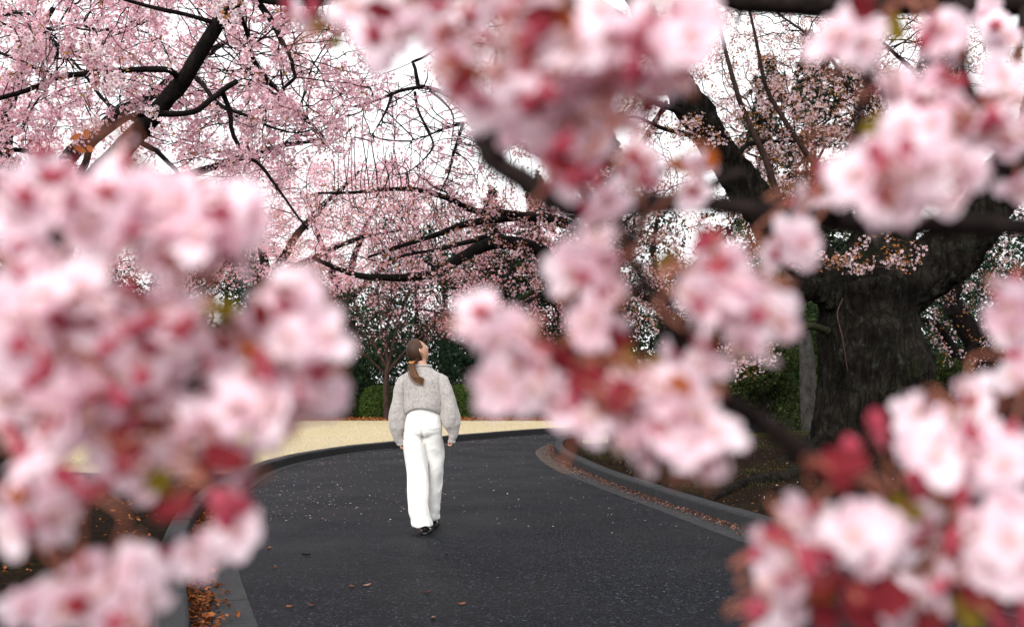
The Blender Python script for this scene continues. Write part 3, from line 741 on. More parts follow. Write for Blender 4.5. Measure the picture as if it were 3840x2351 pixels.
back_cherry('cherry_tree', 'pink cherry tree standing on the straw lawn beyond the near cherry', [B1b, (-6.2, 25, 1.5), (-6.0, 25, 2.6)],
    [([(1010, 1060, 25), (1100, 900, 24.5), (1220, 760, 24), (1350, 640, 23.5)], .13, .03), ([(1010, 1060, 25), (960, 850, 25), (900, 650, 25)], .13, .03), ([(1010, 1060, 25), (1150, 980, 24.5), (1330, 900, 24), (1500, 860, 23.5)], .12, .02), ([(1010, 1080, 25), (850, 950, 25.5), (700, 850, 26)], .12, .03)],
    [(1050, 760, 300, 200, 22, 28, 420), (1330, 760, 260, 170, 21.5, 27, 380), (850, 850, 260, 220, 22, 28, 260), (1250, 960, 220, 130, 22, 27, 190), (1480, 720, 170, 120, 21, 26, 140)],
    .26, .36, 15, .20, .075, PINK, FLOWER5, frac=.85, tip=.005, rmax=.04, leaves=250, lsize=.07, lstops=[(0.42, 0.12, 0.05), (0.36, 0.16, 0.06)])
B2b = (-.9, 37.5, .1)
back_cherry('cherry_tree', 'dusky rose cherry tree rising behind the clipped hedge', [B2b, (-.9, 37.5, 1.6), (-.8, 37.4, 2.8)],
    [([(1840, 1190, 37.4), (1720, 1080, 37), (1600, 980, 36.5), (1500, 900, 36)], .15, .03), ([(1840, 1190, 37.4), (1900, 1050, 37), (1960, 900, 37)], .15, .03), ([(1840, 1190, 37.4), (1980, 1130, 37), (2130, 1060, 36.5)], .13, .03), ([(1840, 1200, 37.4), (1680, 1180, 36.5), (1540, 1150, 36)], .1, .03)],
    [(1620, 1020, 330, 190, 33.5, 40, 430), (1950, 1020, 260, 200, 33.5, 40, 380), (1850, 1180, 300, 110, 33, 39, 240), (2150, 1150, 180, 160, 34, 40, 170), (1900, 820, 260, 110, 34, 40, 180)],
    .36, .5, 13, .28, .085, DUSK, FLOWER5, frac=.8, tip=.007, rmax=.05, leaves=500, lsize=.1, lstops=[(0.20, 0.06, 0.045), (0.14, 0.045, 0.03), (0.28, 0.10, 0.06)])
back_cherry('cherry_tree', 'dusty pink cherry far behind the hedge, above the small bare tree', [(-7.2, 42.5, .1), (-7.2, 42.5, 2), (-7.1, 42.5, 3.6)],
    [([(1290, 1130, 42.5), (1350, 900, 42), (1450, 700, 41.5)], .2, .04), ([(1290, 1130, 42.5), (1200, 900, 42), (1150, 720, 42)], .2, .04), ([(1290, 1140, 42.5), (1420, 1020, 41.5), (1600, 900, 41)], .18, .04), ([(1290, 1140, 42.5), (1100, 1000, 42), (950, 900, 42)], .18, .04)],
    [(1350, 780, 330, 200, 39, 46, 330), (1100, 820, 260, 210, 39, 46, 220), (1600, 850, 260, 170, 39, 45, 220), (1350, 1000, 300, 130, 39, 45, 180)],
    .42, .6, 13, .36, .10, PINK + DUSK[:2], FLOWER5, frac=.95, tip=.009, rmax=.06)
B0b = (-11.5, 21.0, .1)
back_cherry('cherry_tree', 'pale pink cherry tree at the far left end of the lawn', [B0b, (-11.4, 21, 1.5), (-11.2, 21, 2.6)],
    [([(-70, 1180, 21), (100, 1000, 20.5), (300, 900, 20)], .13, .03), ([(-70, 1180, 21), (-80, 900, 21), (0, 700, 21)], .13, .03), ([(-60, 1180, 21), (250, 1120, 20), (520, 1080, 19.5)], .1, .02)],
    [(100, 950, 420, 260, 18.5, 24, 400), (500, 1050, 260, 160, 18.5, 23, 180), (-200, 800, 300, 250, 18, 24, 160)],
    .26, .38, 12, .19, .07, PINK, FLOWER3, frac=.8, tip=.005, rmax=.04)

# ---- cherry by the bend with long arching boughs reaching left
cb = (2.05, 16.6)
Ct = Tree('cherry_tree', 'cherry tree at the bend with long dark boughs arching left over the road', (cb[0], cb[1], ground_z(*cb) - .05), 'cherry trees in bloom')
Ct.limb([(cb[0], cb[1], 0), (cb[0] - .03, 16.6, .8), tuple(at(2290, 1350, 16.6)), tuple(at(2200, 1190, 16.6)), tuple(at(2130, 1090, 16.6))], .34, .20, 'bark_dark', 'trunk', sides=18, seed_from=.9, world=True)
Ct.limb([(2150, 1130, 16.6), (2110, 1060, 16.5), (2060, 985, 16.4), (2030, 945, 16.3), (1950, 918, 16), (1860, 910, 15.7), (1780, 938, 15.4), (1700, 985, 15.1), (1620, 1025, 14.9), (1540, 1040, 14.7), (1440, 1040, 14.5), (1350, 1035, 14.4), (1270, 1010, 14.3), (1180, 970, 14.2)], .17, .03, 'bark_dark', sides=12, mid=.085)
Ct.limb([(2200, 1190, 16.6), (2240, 1000, 16.6), (2200, 880, 16.4), (2080, 825, 16.1), (1969, 812, 15.8), (1783, 833, 15.4), (1720, 849, 15.2), (1650, 875, 15), (1571, 902, 14.8), (1465, 934, 14.6), (1380, 965, 14.4)], .14, .02, 'bark_dark', sides=10, mid=.07)
Ct.limb([(1950, 918, 16), (1860, 885, 15.9), (1757, 907, 15.8), (1650, 934, 15.7), (1529, 955, 15.6), (1430, 985, 15.5)], .055, .015, 'bark_dark')
Ct.limb([(2080, 825, 16.1), (1900, 800, 15.4), (1780, 790, 15), (1680, 745, 14.6), (1560, 712, 14.2), (1440, 712, 13.9), (1330, 722, 13.7), (1180, 725, 13.5)], .07, .015, 'bark_dark')
Ct.limb([(2055, 1010, 16.4), (2040, 1040, 16.3), (2020, 1075, 16.2), (1985, 1103, 16.1), (1945, 1122, 16.0)], .06, .035, 'bark_moss')
Ct.limb([(2240, 1000, 16.6), (2230, 800, 16), (2130, 640, 15), (1950, 540, 14), (1830, 480, 13.2), (1740, 400, 12.7), (1650, 345, 12.3), (1580, 328, 12.1), (1490, 345, 11.9), (1420, 375, 11.8), (1330, 400, 11.7)], .13, .014, 'bark_dark', sides=9, mid=.05)
Ct.limb([(1570, 335, 12.1), (1555, 250, 12), (1545, 235, 12), (1590, 215, 12), (1640, 180, 12)], .028, .01, 'bark_dark')
Ct.limb([(1470, 350, 11.9), (1455, 400, 11.8), (1430, 450, 11.8), (1400, 500, 11.8)], .022, .006, 'bark_dark')
Ct.limb([(1735, 465, 12.9), (1735, 470, 12.8), (1712, 540, 12.7), (1695, 600, 12.7), (1680, 660, 12.7), (1640, 740, 12.7)], .026, .006, 'bark_dark')
Ct.limb([(1730, 462, 12.9), (1650, 490, 12.7), (1600, 510, 12.6), (1540, 530, 12.5)], .022, .005, 'bark_dark')
Ct.limb([(1555, 345, 12.1), (1570, 420, 12.1), (1610, 500, 12.1), (1620, 560, 12.1), (1540, 640, 12.1), (1460, 660, 12.1)], .02, .005, 'bark_dark')
Ct.limb([(1610, 340, 12.2), (1660, 380, 12.2), (1700, 440, 12.2), (1690, 560, 12.2)], .018, .005, 'bark_dark')
Ct.limb([(2235, 800, 16), (2320, 650, 15.8), (2420, 520, 15.5), (2500, 380, 15)], .11, .03, 'bark_dark')
attr = sample_regions([(1560, 450, 260, 190, 11, 14, 230), (1650, 600, 230, 130, 11.5, 14.5, 170), (1380, 420, 140, 160, 11, 14, 90), (1750, 450, 150, 200, 11.5, 13.5, 90)], 1.6)
Ct.crown(attr, .15, 2.4, .17, 70, .0056, .016, 'bark_dark', .07, .10)
ti = RNG.permutation(Ct.tips(3)); Ct.blossom(ti[:int(len(ti) * .5)], 8, .07, .045, PINK)
n0 = Ct.nodes
attr = sample_regions([(1560, 800, 330, 120, 13, 16.5, 230), (1500, 980, 280, 110, 13.2, 16.5, 220), (1850, 850, 250, 110, 14, 17.5, 210), (1850, 1020, 200, 90, 14.5, 17.5, 110), (1330, 760, 230, 110, 12.5, 15.5, 130), (2150, 900, 220, 200, 15, 18, 180), (1750, 700, 220, 90, 13, 16, 110), (2350, 700, 250, 250, 14.5, 18, 230), (2350, 1100, 200, 160, 15.5, 18, 120)], 1.7)
Ct.crown(attr, .15, 2.0, .22, 60, .0042, .02, 'bark_dark', .25, .03, twig_name='fine_twigs')
ti = RNG.permutation(Ct.tips(4)); print('C', len(Ct.nodes), len(ti))
Ct.blossom(ti[:int(len(ti) * .5)], 7, .09, .045, DUSK + PALE, name='bough_blossoms'); Ct.leaves(ti[:900], 3, .08, .05, BRONZE + [(0.30, 0.09, 0.06)])

# ---- the old cherry with the massive trunk
db = (5.25, 14.45)
Dz = ground_z(*db)
D = Tree('cherry_tree', 'massive old cherry tree with a thick dark forked trunk beside the road', (db[0], db[1], Dz - .1), 'cherry trees in bloom')
def px_path(l): return [at(*p) for p in l]
acc = Acc()
def ad(path, radii, sides=28, world=False):
    pts = path if world else px_path(path)
    n = 40; P = crom(pts, n); R = np.interp(np.linspace(0, 1, n), np.linspace(0, 1, len(radii)), radii)
    V, Fc = tube(P, R, sides); acc.add(V, Fc); return P
ad([(5.22, 14.45, Dz - .5), (5.22, 14.45, Dz - .05), (5.23, 14.45, Dz + .5), (5.22, 14.45, Dz + 1.3), (5.18, 14.45, Dz + 2.0), (5.1, 14.45, Dz + 2.45)], [.98, .86, .74, .71, .68, .62], world=True)
for an, ln in ((200, 1.7), (250, 1.3), (300, 1.6), (150, 1.5), (20, 1.4), (80, 1.3), (335, 1.5)):
    a = rad(an); c, s_ = math.cos(a), math.sin(a)
    ad([(5.22 + c * .35, 14.45 + s_ * .35, Dz + .55), (5.22 + c * .75, 14.45 + s_ * .75, Dz + .12), (5.22 + c * ln * .7, 14.45 + s_ * ln * .7, Dz - .06), (5.22 + c * ln, 14.45 + s_ * ln, Dz - .22)], [.30, .20, .14, .08], 14, world=True)
d1 = ad([(3270, 1230, 14.45), (3170, 1110, 14.4), (3060, 1010, 14.35), (2940, 880, 14.3), (2830, 750, 14.2), (2745, 640, 14.1), (2665, 520, 14.0), (2590, 400, 13.9), (2530, 290, 13.8), (2440, 130, 13.6), (2350, -60, 13.4), (2240, -260, 13.2), (2150, -420, 13.0)], [.46, .40, .31, .25, .215, .20, .19, .175, .16, .14, .12, .08, .04], 20)
d2 = ad([(3260, 1260, 14.45), (3360, 1110, 14.4), (3470, 1020, 14.3), (3590, 920, 14.2), (3690, 800, 14.1), (3780, 660, 14.0), (3880, 480, 13.9), (3950, 250, 13.8), (4010, 20, 13.7), (4120, -220, 13.5), (4300, -420, 13.3)], [.46, .44, .38, .33, .28, .25, .22, .18, .14, .09, .04], 20)
d3 = ad([(3270, 1200, 14.5), (3290, 1010, 14.6), (3330, 860, 14.7), (3380, 700, 14.8), (3430, 500, 14.9), (3500, 300, 15), (3560, 80, 15), (3600, -150, 15), (3680, -380, 15), (3800, -560, 15)], [.50, .46, .36, .30, .27, .24, .2, .16, .09, .04], 20)
ad([(3200, 1180, 14.3), (3090, 1100, 14.1), (3000, 1085, 13.9), (2940, 1125, 13.7), (2850, 1195, 13.5)], [.22, .16, .12, .10, .07], 12)
tm = evaluated_mesh(np.vstack(acc.V), np.vstack(acc.F), [('REMESH', dict(mode='VOXEL', voxel_size=.028)), ('SMOOTH', dict(factor=.6, iterations=14))], 'trunk')
BURLS = [(tuple(at(3180, 1330, 13.75)), .28, .13), (tuple(at(3330, 1240, 13.8)), .22, .12), (tuple(at(3420, 1400, 13.9)), .3, .12), (tuple(at(3240, 1500, 13.7)), .25, .10), (tuple(at(3130, 1180, 13.9)), .2, .10), (tuple(at(3300, 1120, 13.8)), .3, -.12), (tuple(at(3490, 1350, 14.2)), .22, .12)]
def barkd(c):
    v = Vector(c); q = Vector((v.x * 3.2, v.y * 3.2, v.z * 1.1))
    r = 1 - abs(noise.noise(q * 1.6)) * 2; r2 = 1 - abs(noise.noise(q * 4.2 + Vector((3, 1, 7)))) * 2
    b_ = sum(a * math.exp(-((v - Vector(p)).length / r_) ** 2) for p, r_, a in BURLS)
    return b_ + .095 * noise.noise(v * 1.5) + .042 * r + .026 * r2 + .016 * noise.noise(v * 11)
displace(tm, barkd); smooth_all(tm)
D.part('trunk', tm, 'bark_old')
D.seeds += [p for p in d1[14:]] + [p for p in d2[12:]] + [p for p in d3[12:]]
D.limb([(2930, 790, 14.2), (2906, 705, 14.0), (2869, 594, 13.8), (2815, 477, 13.6), (2768, 360, 13.4), (2720, 190, 13.2), (2690, 60, 13), (2650, -80, 12.8)], .055, .016, 'bark_red')
D.limb([(3330, 860, 14.7), (3180, 730, 14.2), (3050, 610, 14), (3012, 557, 13.8), (2948, 461, 13.6), (2880, 345, 13.4), (2858, 265, 13.2), (2826, 106, 13), (2790, -40, 12.8)], .06, .014, 'bark_red')
D.limb([(3430, 500, 14.9), (3300, 440, 14.2), (3230, 371, 13.9), (3176, 318, 13.7), (3123, 228, 13.5), (3044, 143, 13.3), (2911, 48, 13.1)], .05, .012, 'bark_red')
D.limb([(3100, 1240, 14.1), (3040, 1222, 13.8), (2990, 1241, 13.6), (2880, 1273, 13.4), (2790, 1330, 13.2), (2700, 1350, 13.0)], .06, .02, 'bark_moss')
D.limb([(2560, 420, 13.8), (2440, 380, 13.6), (2330, 330, 13.4), (2200, 300, 13.2)], .05, .012, 'bark_dark')
D.limb([(2640, 520, 14), (2560, 500, 13.6), (2480, 480, 13.3), (2380, 440, 13.1), (2290, 460, 12.9)], .045, .012, 'bark_dark')
D.limb([(2745, 640, 14.1), (2800, 545, 14.2), (2920, 530, 14.4), (3060, 535, 14.5)], .045, .012, 'bark_dark')
D.limb([(2470, 160, 13.6), (2320, 60, 13.2), (2140, -30, 12.8), (1950, 60, 12.5), (1860, 170, 12.4)], .07, .03, 'bark_dark')
D.limb([(3160, 1120, 13.9), (3140, 1180, 13.6), (3160, 1270, 13.5), (3180, 1400, 13.5)], .012, .006, 'bark_red', sides=6)
D.limb([(3160, 1000, 13.6), (3250, 900, 13.4), (3330, 890, 13.3), (3420, 915, 13.2)], .014, .004, 'bark_red', sides=6)
D.limb([(3170, 1000, 13.6), (3100, 960, 13.4), (3020, 985, 13.2), (2960, 1010, 13.1)], .014, .004, 'bark_red', sides=6)
D.limb([(3170, 1030, 13.6), (3260, 1000, 13.4), (3350, 1010, 13.2), (3400, 1030, 13.1)], .012, .004, 'bark_red', sides=6)
D.limb([(3690, 800, 14.1), (3600, 560, 13.8), (3480, 330, 13.4), (3300, 150, 13)], .08, .02, 'bark_dark')
attr = sample_regions([(2850, 200, 300, 230, 13.2, 17, 420), (3150, 300, 250, 250, 13.2, 17, 260), (2850, 480, 200, 160, 14.0, 17, 170), (3020, 660, 200, 190, 14.2, 17, 150), (2480, 420, 180, 120, 13.8, 16, 120), (2640, 480, 120, 60, 12.8, 13.8, 30),
                       (3500, 300, 330, 300, 12, 16, 240), (2150, 250, 300, 200, 11.5, 14, 130), (3100, 980, 170, 40, 12.9, 13.5, 55), (3330, 950, 130, 60, 12.9, 13.5, 32), (2780, 1340, 150, 70, 12.7, 13.8, 60), (3250, -250, 900, 250, 11, 16, 220), (3150, 1000, 60, 30, 13, 13.5, 10), (2420, 180, 200, 160, 11.5, 14, 90), (1850, 200, 220, 180, 11.5, 13.5, 120), (2000, 450, 200, 150, 12, 14, 60)], 2.5)
D.crown(attr, .13, 2.2, .17, 70, .0040, .02, 'bark_dark', .22, .0)
ti = RNG.permutation(D.tips(3)); print('D', len(D.nodes), len(ti))
D.blossom(ti[:int(len(ti) * .55)], 10, .10, .046, PALE + [(0.80, 0.62, 0.64)]); D.leaves(ti[int(len(ti) * .2):int(len(ti) * .95)], 6, .09, .045, BRONZE)
# spreading root
rp = []
for px, py in ((3110, 1712), (3010, 1748), (2930, 1768), (2840, 1775), (2760, 1790), (2700, 1812), (2660, 1830)):
    Y = 1.08 * F / (py - 1430.5); x = (px - 1920) / F * Y; rp.append((x, Y, ground_z(x, Y) + .02))
D.limb(rp, .12, .03, 'bark_old', 'root', sides=10, seed_from=2, world=True)

# ---- leaning cherry at the right edge and white blossom behind
eb = (9.35, 18.2)
E = back_cherry('cherry_tree', 'leaning dark cherry trunk behind the massive old one, at the right edge', [(9.35, 18.2, .2), (9.05, 18.2, .9), (8.5, 18.1, 1.9), (8.0, 18, 2.7)],
    [([(3585, 1330, 18.1), (3520, 1230, 17.8), (3440, 1190, 17.5)], .10, .03), ([(3560, 1180, 18), (3620, 1000, 17.8), (3720, 850, 17.6)], .12, .03), ([(3600, 1350, 18.1), (3700, 1250, 17.8), (3800, 1150, 17.5), (3900, 1050, 17.2)], .08, .02)],
    [(3690, 1130, 200, 190, 16.5, 19.5, 260), (3800, 950, 200, 200, 16.5, 19.5, 150), (3560, 1250, 110, 130, 16.5, 19, 90), (3600, 750, 300, 200, 17, 20, 120), (3760, 1330, 120, 90, 16.5, 19, 60)],
    .18, .26, 7, .09, .042, PALE + [(0.80, 0.58, 0.64)], FLOWER5, frac=.6, tip=.0035, rmax=.02, leaves=300, trunk_r=(.30, .17))
B4 = back_cherry('cherry_tree', 'white flowering cherry tree between the bend and the massive old trunk', [(4.2, 26.0, .15), (4.15, 26, 1.5), (4.0, 26, 2.8)],
    [([(2490, 1150, 26), (2450, 950, 25.7), (2480, 750, 25.4)], .13, .03), ([(2490, 1150, 26), (2600, 1000, 26), (2720, 880, 26)], .12, .03), ([(2480, 1150, 26), (2350, 1080, 25.6), (2220, 1050, 25.2)], .11, .03), ([(2490, 1180, 26), (2650, 1150, 25.5), (2780, 1200, 25)], .08, .02)],
    [(2480, 820, 260, 250, 23.5, 28, 330), (2680, 950, 220, 200, 23.5, 28, 240), (2280, 1050, 200, 180, 23.5, 28, 220), (2600, 1200, 230, 100, 24, 28, 120), (2750, 700, 220, 200, 24, 28, 130)],
    .25, .34, 8, .14, .062, PALE + [(0.78, 0.60, 0.62)], FLOWER5, frac=.62, tip=.005, rmax=.035, leaves=900, lsize=.075)

# ---- small upright tree behind the walker, mostly bare
G = Tree('small_tree', 'small upright bare-twigged tree with reddish trunk behind the walking woman', (-3.93, 31.2, .1))
gd = 31.2
G.limb([(1450, 1592, gd), (1448, 1520, gd), (1446, 1450, gd), (1452, 1395, gd), (1458, 1360, gd)], .095, .075, 'bark_red', 'trunk', sides=12, seed_from=.95)
for pts, r0 in (([(1455, 1385), (1420, 1320), (1380, 1240), (1345, 1170), (1310, 1090)], .05), ([(1457, 1370), (1435, 1260), (1420, 1160), (1415, 1060)], .05), ([(1458, 1365), (1480, 1250), (1510, 1160), (1535, 1080)], .05),
                ([(1455, 1390), (1530, 1310), (1600, 1240), (1690, 1165)], .05), ([(1450, 1410), (1390, 1350), (1330, 1290), (1290, 1260)], .04), ([(1455, 1395), (1510, 1330), (1560, 1290), (1640, 1260)], .04), ([(1456, 1375), (1450, 1250), (1470, 1120), (1465, 1030)], .045), ([(1456, 1380), (1400, 1290), (1335, 1230), (1280, 1170)], .04)):
    G.limb([(x, y, gd + random.uniform(-.6, .6) * (i / 4)) for i, (x, y) in enumerate(pts)], r0, .015, 'bark_red', sides=7, bend=.05, seed_from=.2)
G.crown(sample_regions([(1450, 1180, 230, 170, 29.8, 32.6, 330), (1600, 1220, 130, 90, 30, 32.4, 90), (1330, 1240, 100, 90, 30, 32.4, 70)]), .16, 1.5, .2, 50, .011, .035, 'bark_red', .2)
ti = RNG.permutation(G.tips(3)); G.blossom(ti[:len(ti) // 4], 4, .14, .06, DUSK, FLOWER3)

# ---- grey trunk behind the old cherry
H = Tree('tree', 'pale grey tree trunk just left of the massive dark trunk, farther back', (6.55, 21.9, .2))
H.limb([(6.55, 21.9, .1), (6.5, 21.9, 1.2), (6.45, 21.9, 2.2), (6.2, 21.9, 3.2), (6.0, 21.9, 4.6)], .21, .09, 'bark_grey', 'trunk', sides=14, seed_from=.4, world=True)
H.limb([(3030, 1290, 21.9), (2960, 1210, 21.7), (2900, 1160, 21.5)], .09, .03, 'bark_grey')
H.crown(sample_regions([(2980, 900, 260, 220, 20.5, 23.5, 200), (2900, 1180, 120, 80, 20.5, 23, 50)]), .22, 2.2, .3, 45, .004, .03, 'bark_grey')
ti = H.tips(3); H.leaves(ti[:900], 5, .15, .09, [(0.04, 0.055, 0.02), (0.06, 0.08, 0.03), (0.09, 0.10, 0.04)], 'foliage')
# ------------------------------------------------------------------ evergreens and hedges
def leaf_cloud(clumps, n, size, stops, flat=0.0):
    """leaf faces near the surface of a set of clumps (centre, radius)"""
    C = np.array([c for c, r in clumps]); R = np.array([r for c, r in clumps]); w = R ** 2 / (R ** 2).sum()
    k = RNG.choice(len(C), n, p=w); d = RNG.normal(size=(n, 3)); d /= np.linalg.norm(d, axis=1)[:, None]
    P = C[k] + d * (R[k] * RNG.uniform(.72, 1.06, n))[:, None]
    nr = d * .8 + RNG.normal(size=(n, 3)) * .6; nr[:, 2] += flat
    return scatter(LEAF_T, P, nr, RNG.uniform(size * .6, size * 1.3, n), rcols(n, stops, .22))

def conifer_mesh(h, r, n, stops):
    """ragged conifer: drooping boughs of uneven length with gaps between them"""
    P = []; Nn = []; nb = int(n / 85)
    for i in range(nb):
        t = random.random() ** 1.15; z = h * (.06 + .94 * t); L = (r * (1 - t) ** .8 + .25) * random.uniform(.45, 1.25); a = random.random() * 6.283; dr = random.uniform(.1, .45)
        for k in range(85):
            u = random.random() ** .7; w = .22 * L * (1 - u * .6); q = L * u; sx = random.gauss(0, w)
            P.append((q * math.cos(a) - sx * math.sin(a), q * math.sin(a) + sx * math.cos(a), z - dr * q * u + random.gauss(0, .10) - .06 * abs(sx))); Nn.append((math.cos(a) * .4, math.sin(a) * .4, .9))
    n = len(P)
    return scatter(LEAF_T, np.array(P), np.array(Nn) + RNG.normal(size=(n, 3)) * .5, RNG.uniform(.12, .34, n), rcols(n, stops, .25))
DARKG = [(0.010, 0.022, 0.014), (0.018, 0.034, 0.020), (0.030, 0.048, 0.028)]
MIDG = [(0.018, 0.031, 0.012), (0.030, 0.046, 0.016), (0.046, 0.062, 0.024)]
OLIVE = [(0.030, 0.038, 0.014), (0.05, 0.058, 0.02), (0.07, 0.076, 0.03)]

def broad_mesh(h, r, n, stops, nc=34, low=.10, size=.17):
    cl = []
    for i in range(nc):
        a = random.random() * 6.283; q = r * random.random() ** .5; z = h * random.uniform(low, .92)
        k = 1 - abs(z / h - .55) * .9; cl.append(((q * k * math.cos(a), q * k * math.sin(a), z), r * random.uniform(.24, .42)))
    return leaf_cloud(cl, n, size, stops)
def trunk_mesh(h, r):
    P = crom([(0, 0, -.2), (.05, .03, h * .3), (-.04, .05, h * .6), (.03, 0, h)], 14); acc = Acc()
    acc.add(*tube(P, np.linspace(r, r * .25, 14), 9, .12))
    for i in range(7):
        z = h * random.uniform(.35, .9); a = random.random() * 6.283; L = h * .22
        acc.add(*tube(crom([(0, 0, z), (L * .5 * math.cos(a), L * .5 * math.sin(a), z + L * .25), (L * math.cos(a), L * math.sin(a), z + L * .6)], 6), np.linspace(r * .3, r * .08, 6), 5))
    return acc.mesh('trunk')
def np_mesh(name, t): V, Fc, C = t; return mesh_np(name, V, Fc, False, C)
CON = [(np_mesh('crown', conifer_mesh(9, 2.9, 11000, DARKG)), trunk_mesh(8.4, .2)), (np_mesh('crown', conifer_mesh(15, 4.2, 17000, DARKG + [(0.05, 0.06, 0.045)])), trunk_mesh(14.4, .26))]
BRO = [(np_mesh('crown', broad_mesh(6.0, 2.4, 9000, DARKG + MIDG[:2])), trunk_mesh(4.6, .2)), (np_mesh('crown', broad_mesh(5.0, 2.3, 9000, MIDG)), trunk_mesh(3.8, .18)),
       (np_mesh('crown', broad_mesh(7.5, 3.0, 10000, DARKG)), trunk_mesh(6.0, .26)), (np_mesh('crown', broad_mesh(3.0, 1.5, 8000, OLIVE + MIDG, 18, .2, .13)), trunk_mesh(2.3, .09))]
def evergreen(kind, name, label, px, Y, scale, group='evergreen trees behind the hedge', rz=None, x=None):
    c, t = kind; X = (px - 1920) / F * Y if x is None else x
    r = empty(name, (X, Y, .05)); tag(r, label, 'tree', group); scale *= 1.22; r.scale = (scale, scale, scale * random.uniform(.95, 1.08)); r.rotation_euler = (0, 0, random.random() * 6.28 if rz is None else rz)
    link('crown', c, MATS['leaf_mass'], r)['kind'] = 'stuff'; link('trunk', t, MATS['bark_dark'], r)
for a in [
    (CON[0], 'conifer', 'dark blue-green conifer right behind the round clipped shrub beside the woman', 1840, 41, .78),
    (CON[0], 'conifer', 'dark conifer behind the gap between the woman and the bend', 2010, 44, .92),
    (BRO[0], 'evergreen_tree', 'dark broad evergreen behind the bend of the road', 2200, 43, .85),
    (CON[1], 'conifer', 'tall green conifer rising above the white cherry behind the bend', 2290, 50, .76),
    (BRO[0], 'evergreen_tree', 'dim leafy evergreen behind the small bare tree', 1330, 38, .62),
    (BRO[0], 'evergreen_tree', 'dark evergreen behind the left end of the clipped hedge', 1120, 41, .8),
    (BRO[2], 'evergreen_tree', 'broad dark evergreen far behind the straw lawn, left part', 760, 46, .8),
    (BRO[0], 'evergreen_tree', 'dark evergreen at the far left end behind the lawn', 320, 44, .9),
    (BRO[2], 'evergreen_tree', 'wide dark evergreen at the left edge behind the lawn', -150, 46, .9),
    (BRO[1], 'evergreen_tree', 'green bushy tree seen left of the massive old trunk', 2880, 30, .78),
    (BRO[0], 'evergreen_tree', 'dark bushy tree behind the mossy low branch', 2680, 36, .75),
    (CON[1], 'conifer', 'tall grey-green conifer behind the fork of the massive old cherry', 2900, 47, .93),
    (CON[1], 'conifer', 'tall dark conifer behind the upper right boughs', 3230, 44, .95),
    (CON[1], 'conifer', 'tall dim conifer between the two tall ones above the old cherry fork', 3060, 50, 1.0),
    (BRO[2], 'evergreen_tree', 'broad dark evergreen right of the massive old trunk', 3560, 36, .72),
    (BRO[2], 'evergreen_tree', 'broad dark evergreen at the right edge behind the leaning trunk', 3900, 34, .85),
    (BRO[0], 'evergreen_tree', 'dark evergreen behind the grey trunk', 3120, 38, .8),
    (BRO[2], 'evergreen_tree', 'dark evergreen behind the white flowering cherry', 2480, 45, .72),
    (BRO[2], 'evergreen_tree', 'dark evergreen straight behind the walking woman', 1560, 46, .72)]:
    evergreen(*a)
for i, x in enumerate((-40, -35, -30.5, -26, -21.5, -17, -13, -10, -4.2, -1.2, 3, 6, 10, 14, 18, 22, 26, 31, 36, 42)):   # beyond the frame, where the park goes on
    evergreen(BRO[i % 3], 'evergreen_tree', 'dark evergreen of the far row at the park edge', 0, 54 + (i * 37 % 9), .95 + .07 * (i * 13 % 5), 'far row of evergreens at the park edge', x=x)

def hedge_mesh(rx, ry, h, n, stops, lumps):
    P = []; Nn = []
    d = RNG.normal(size=(n, 3)); d[:, 2] = np.abs(d[:, 2]) - .15; d /= np.linalg.norm(d, axis=1)[:, None]
    sq = 1 / (np.abs(d) ** 2.3).sum(1) ** (1 / 2.3)
    b = np.array([1 + .07 * noise.noise(Vector(q) * 2.6 + Vector((lumps, 0, 0))) + .05 * noise.noise(Vector(q) * 6 + Vector((0, lumps, 0))) for q in d])
    r = sq * b * RNG.uniform(.86, 1.03, n)
    P = d * r[:, None] * [rx, ry, h]
    P[:, 2] = np.clip(P[:, 2], 0.02, None)
    return scatter(LEAF_T, P, d + RNG.normal(size=(n, 3)) * .55, RNG.uniform(.045, .085, n), rcols(n, stops, .25))
CLIP = [(0.026, 0.048, 0.010), (0.044, 0.075, 0.017), (0.070, 0.105, 0.026)]
def core_mesh(rx, ry, h):
    return tube([(0, 0, .0), (0, 0, h * .3), (0, 0, h * .7), (0, 0, h * .82)], [.7, .8, .62, .2], 14)
def hedge(label, px, Y, rx, ry, h, stops, n=6500):
    X = (px - 1920) / F * Y
    r = empty('clipped_shrub', (X, Y, .08)); tag(r, label, 'shrub', 'clipped shrubs along the far lawn edge')
    link('foliage', np_mesh('foliage', hedge_mesh(rx, ry, h, n, stops, random.random() * 50)), MATS['leaf_mass'], r)['kind'] = 'stuff'
    acc = Acc()
    for i in range(9):
        a = i * .7; q = .55 * min(rx, ry)
        acc.add(*tube(crom([(q * .2 * math.cos(a), q * .2 * math.sin(a), 0), (q * .5 * math.cos(a), q * .5 * math.sin(a), h * .4), (rx * .7 * math.cos(a), ry * .7 * math.sin(a), h * .8)], 6), np.linspace(.03, .01, 6), 5))
    link('stems', acc.mesh('stems'), MATS['bark_red'], r)
DK = [(0.010, 0.018, 0.008), (0.017, 0.029, 0.011), (0.028, 0.042, 0.016)]
hedge('bright green rounded clipped shrub left of the small bare tree', 1415, 32.0, .62, .7, 1.08, CLIP)
hedge('bright green rounded clipped shrub just right of the woman', 1740, 32.2, .72, .8, 1.12, CLIP)
hedge('low dark clipped shrub at the left end of the leaf-covered strip', 1310, 32.0, .48, .6, .82, DK + CLIP[:1])
hedge('low dark hedge right of the bright rounded shrub', 1890, 32.2, .75, .7, .82, DK)
hedge('dark low hedge nearest the bend of the road', 2030, 33, .95, .7, .9, DK)
hedge('dark clipped shrub hidden behind the walking woman', 1580, 32.4, .72, .7, .95, DK)
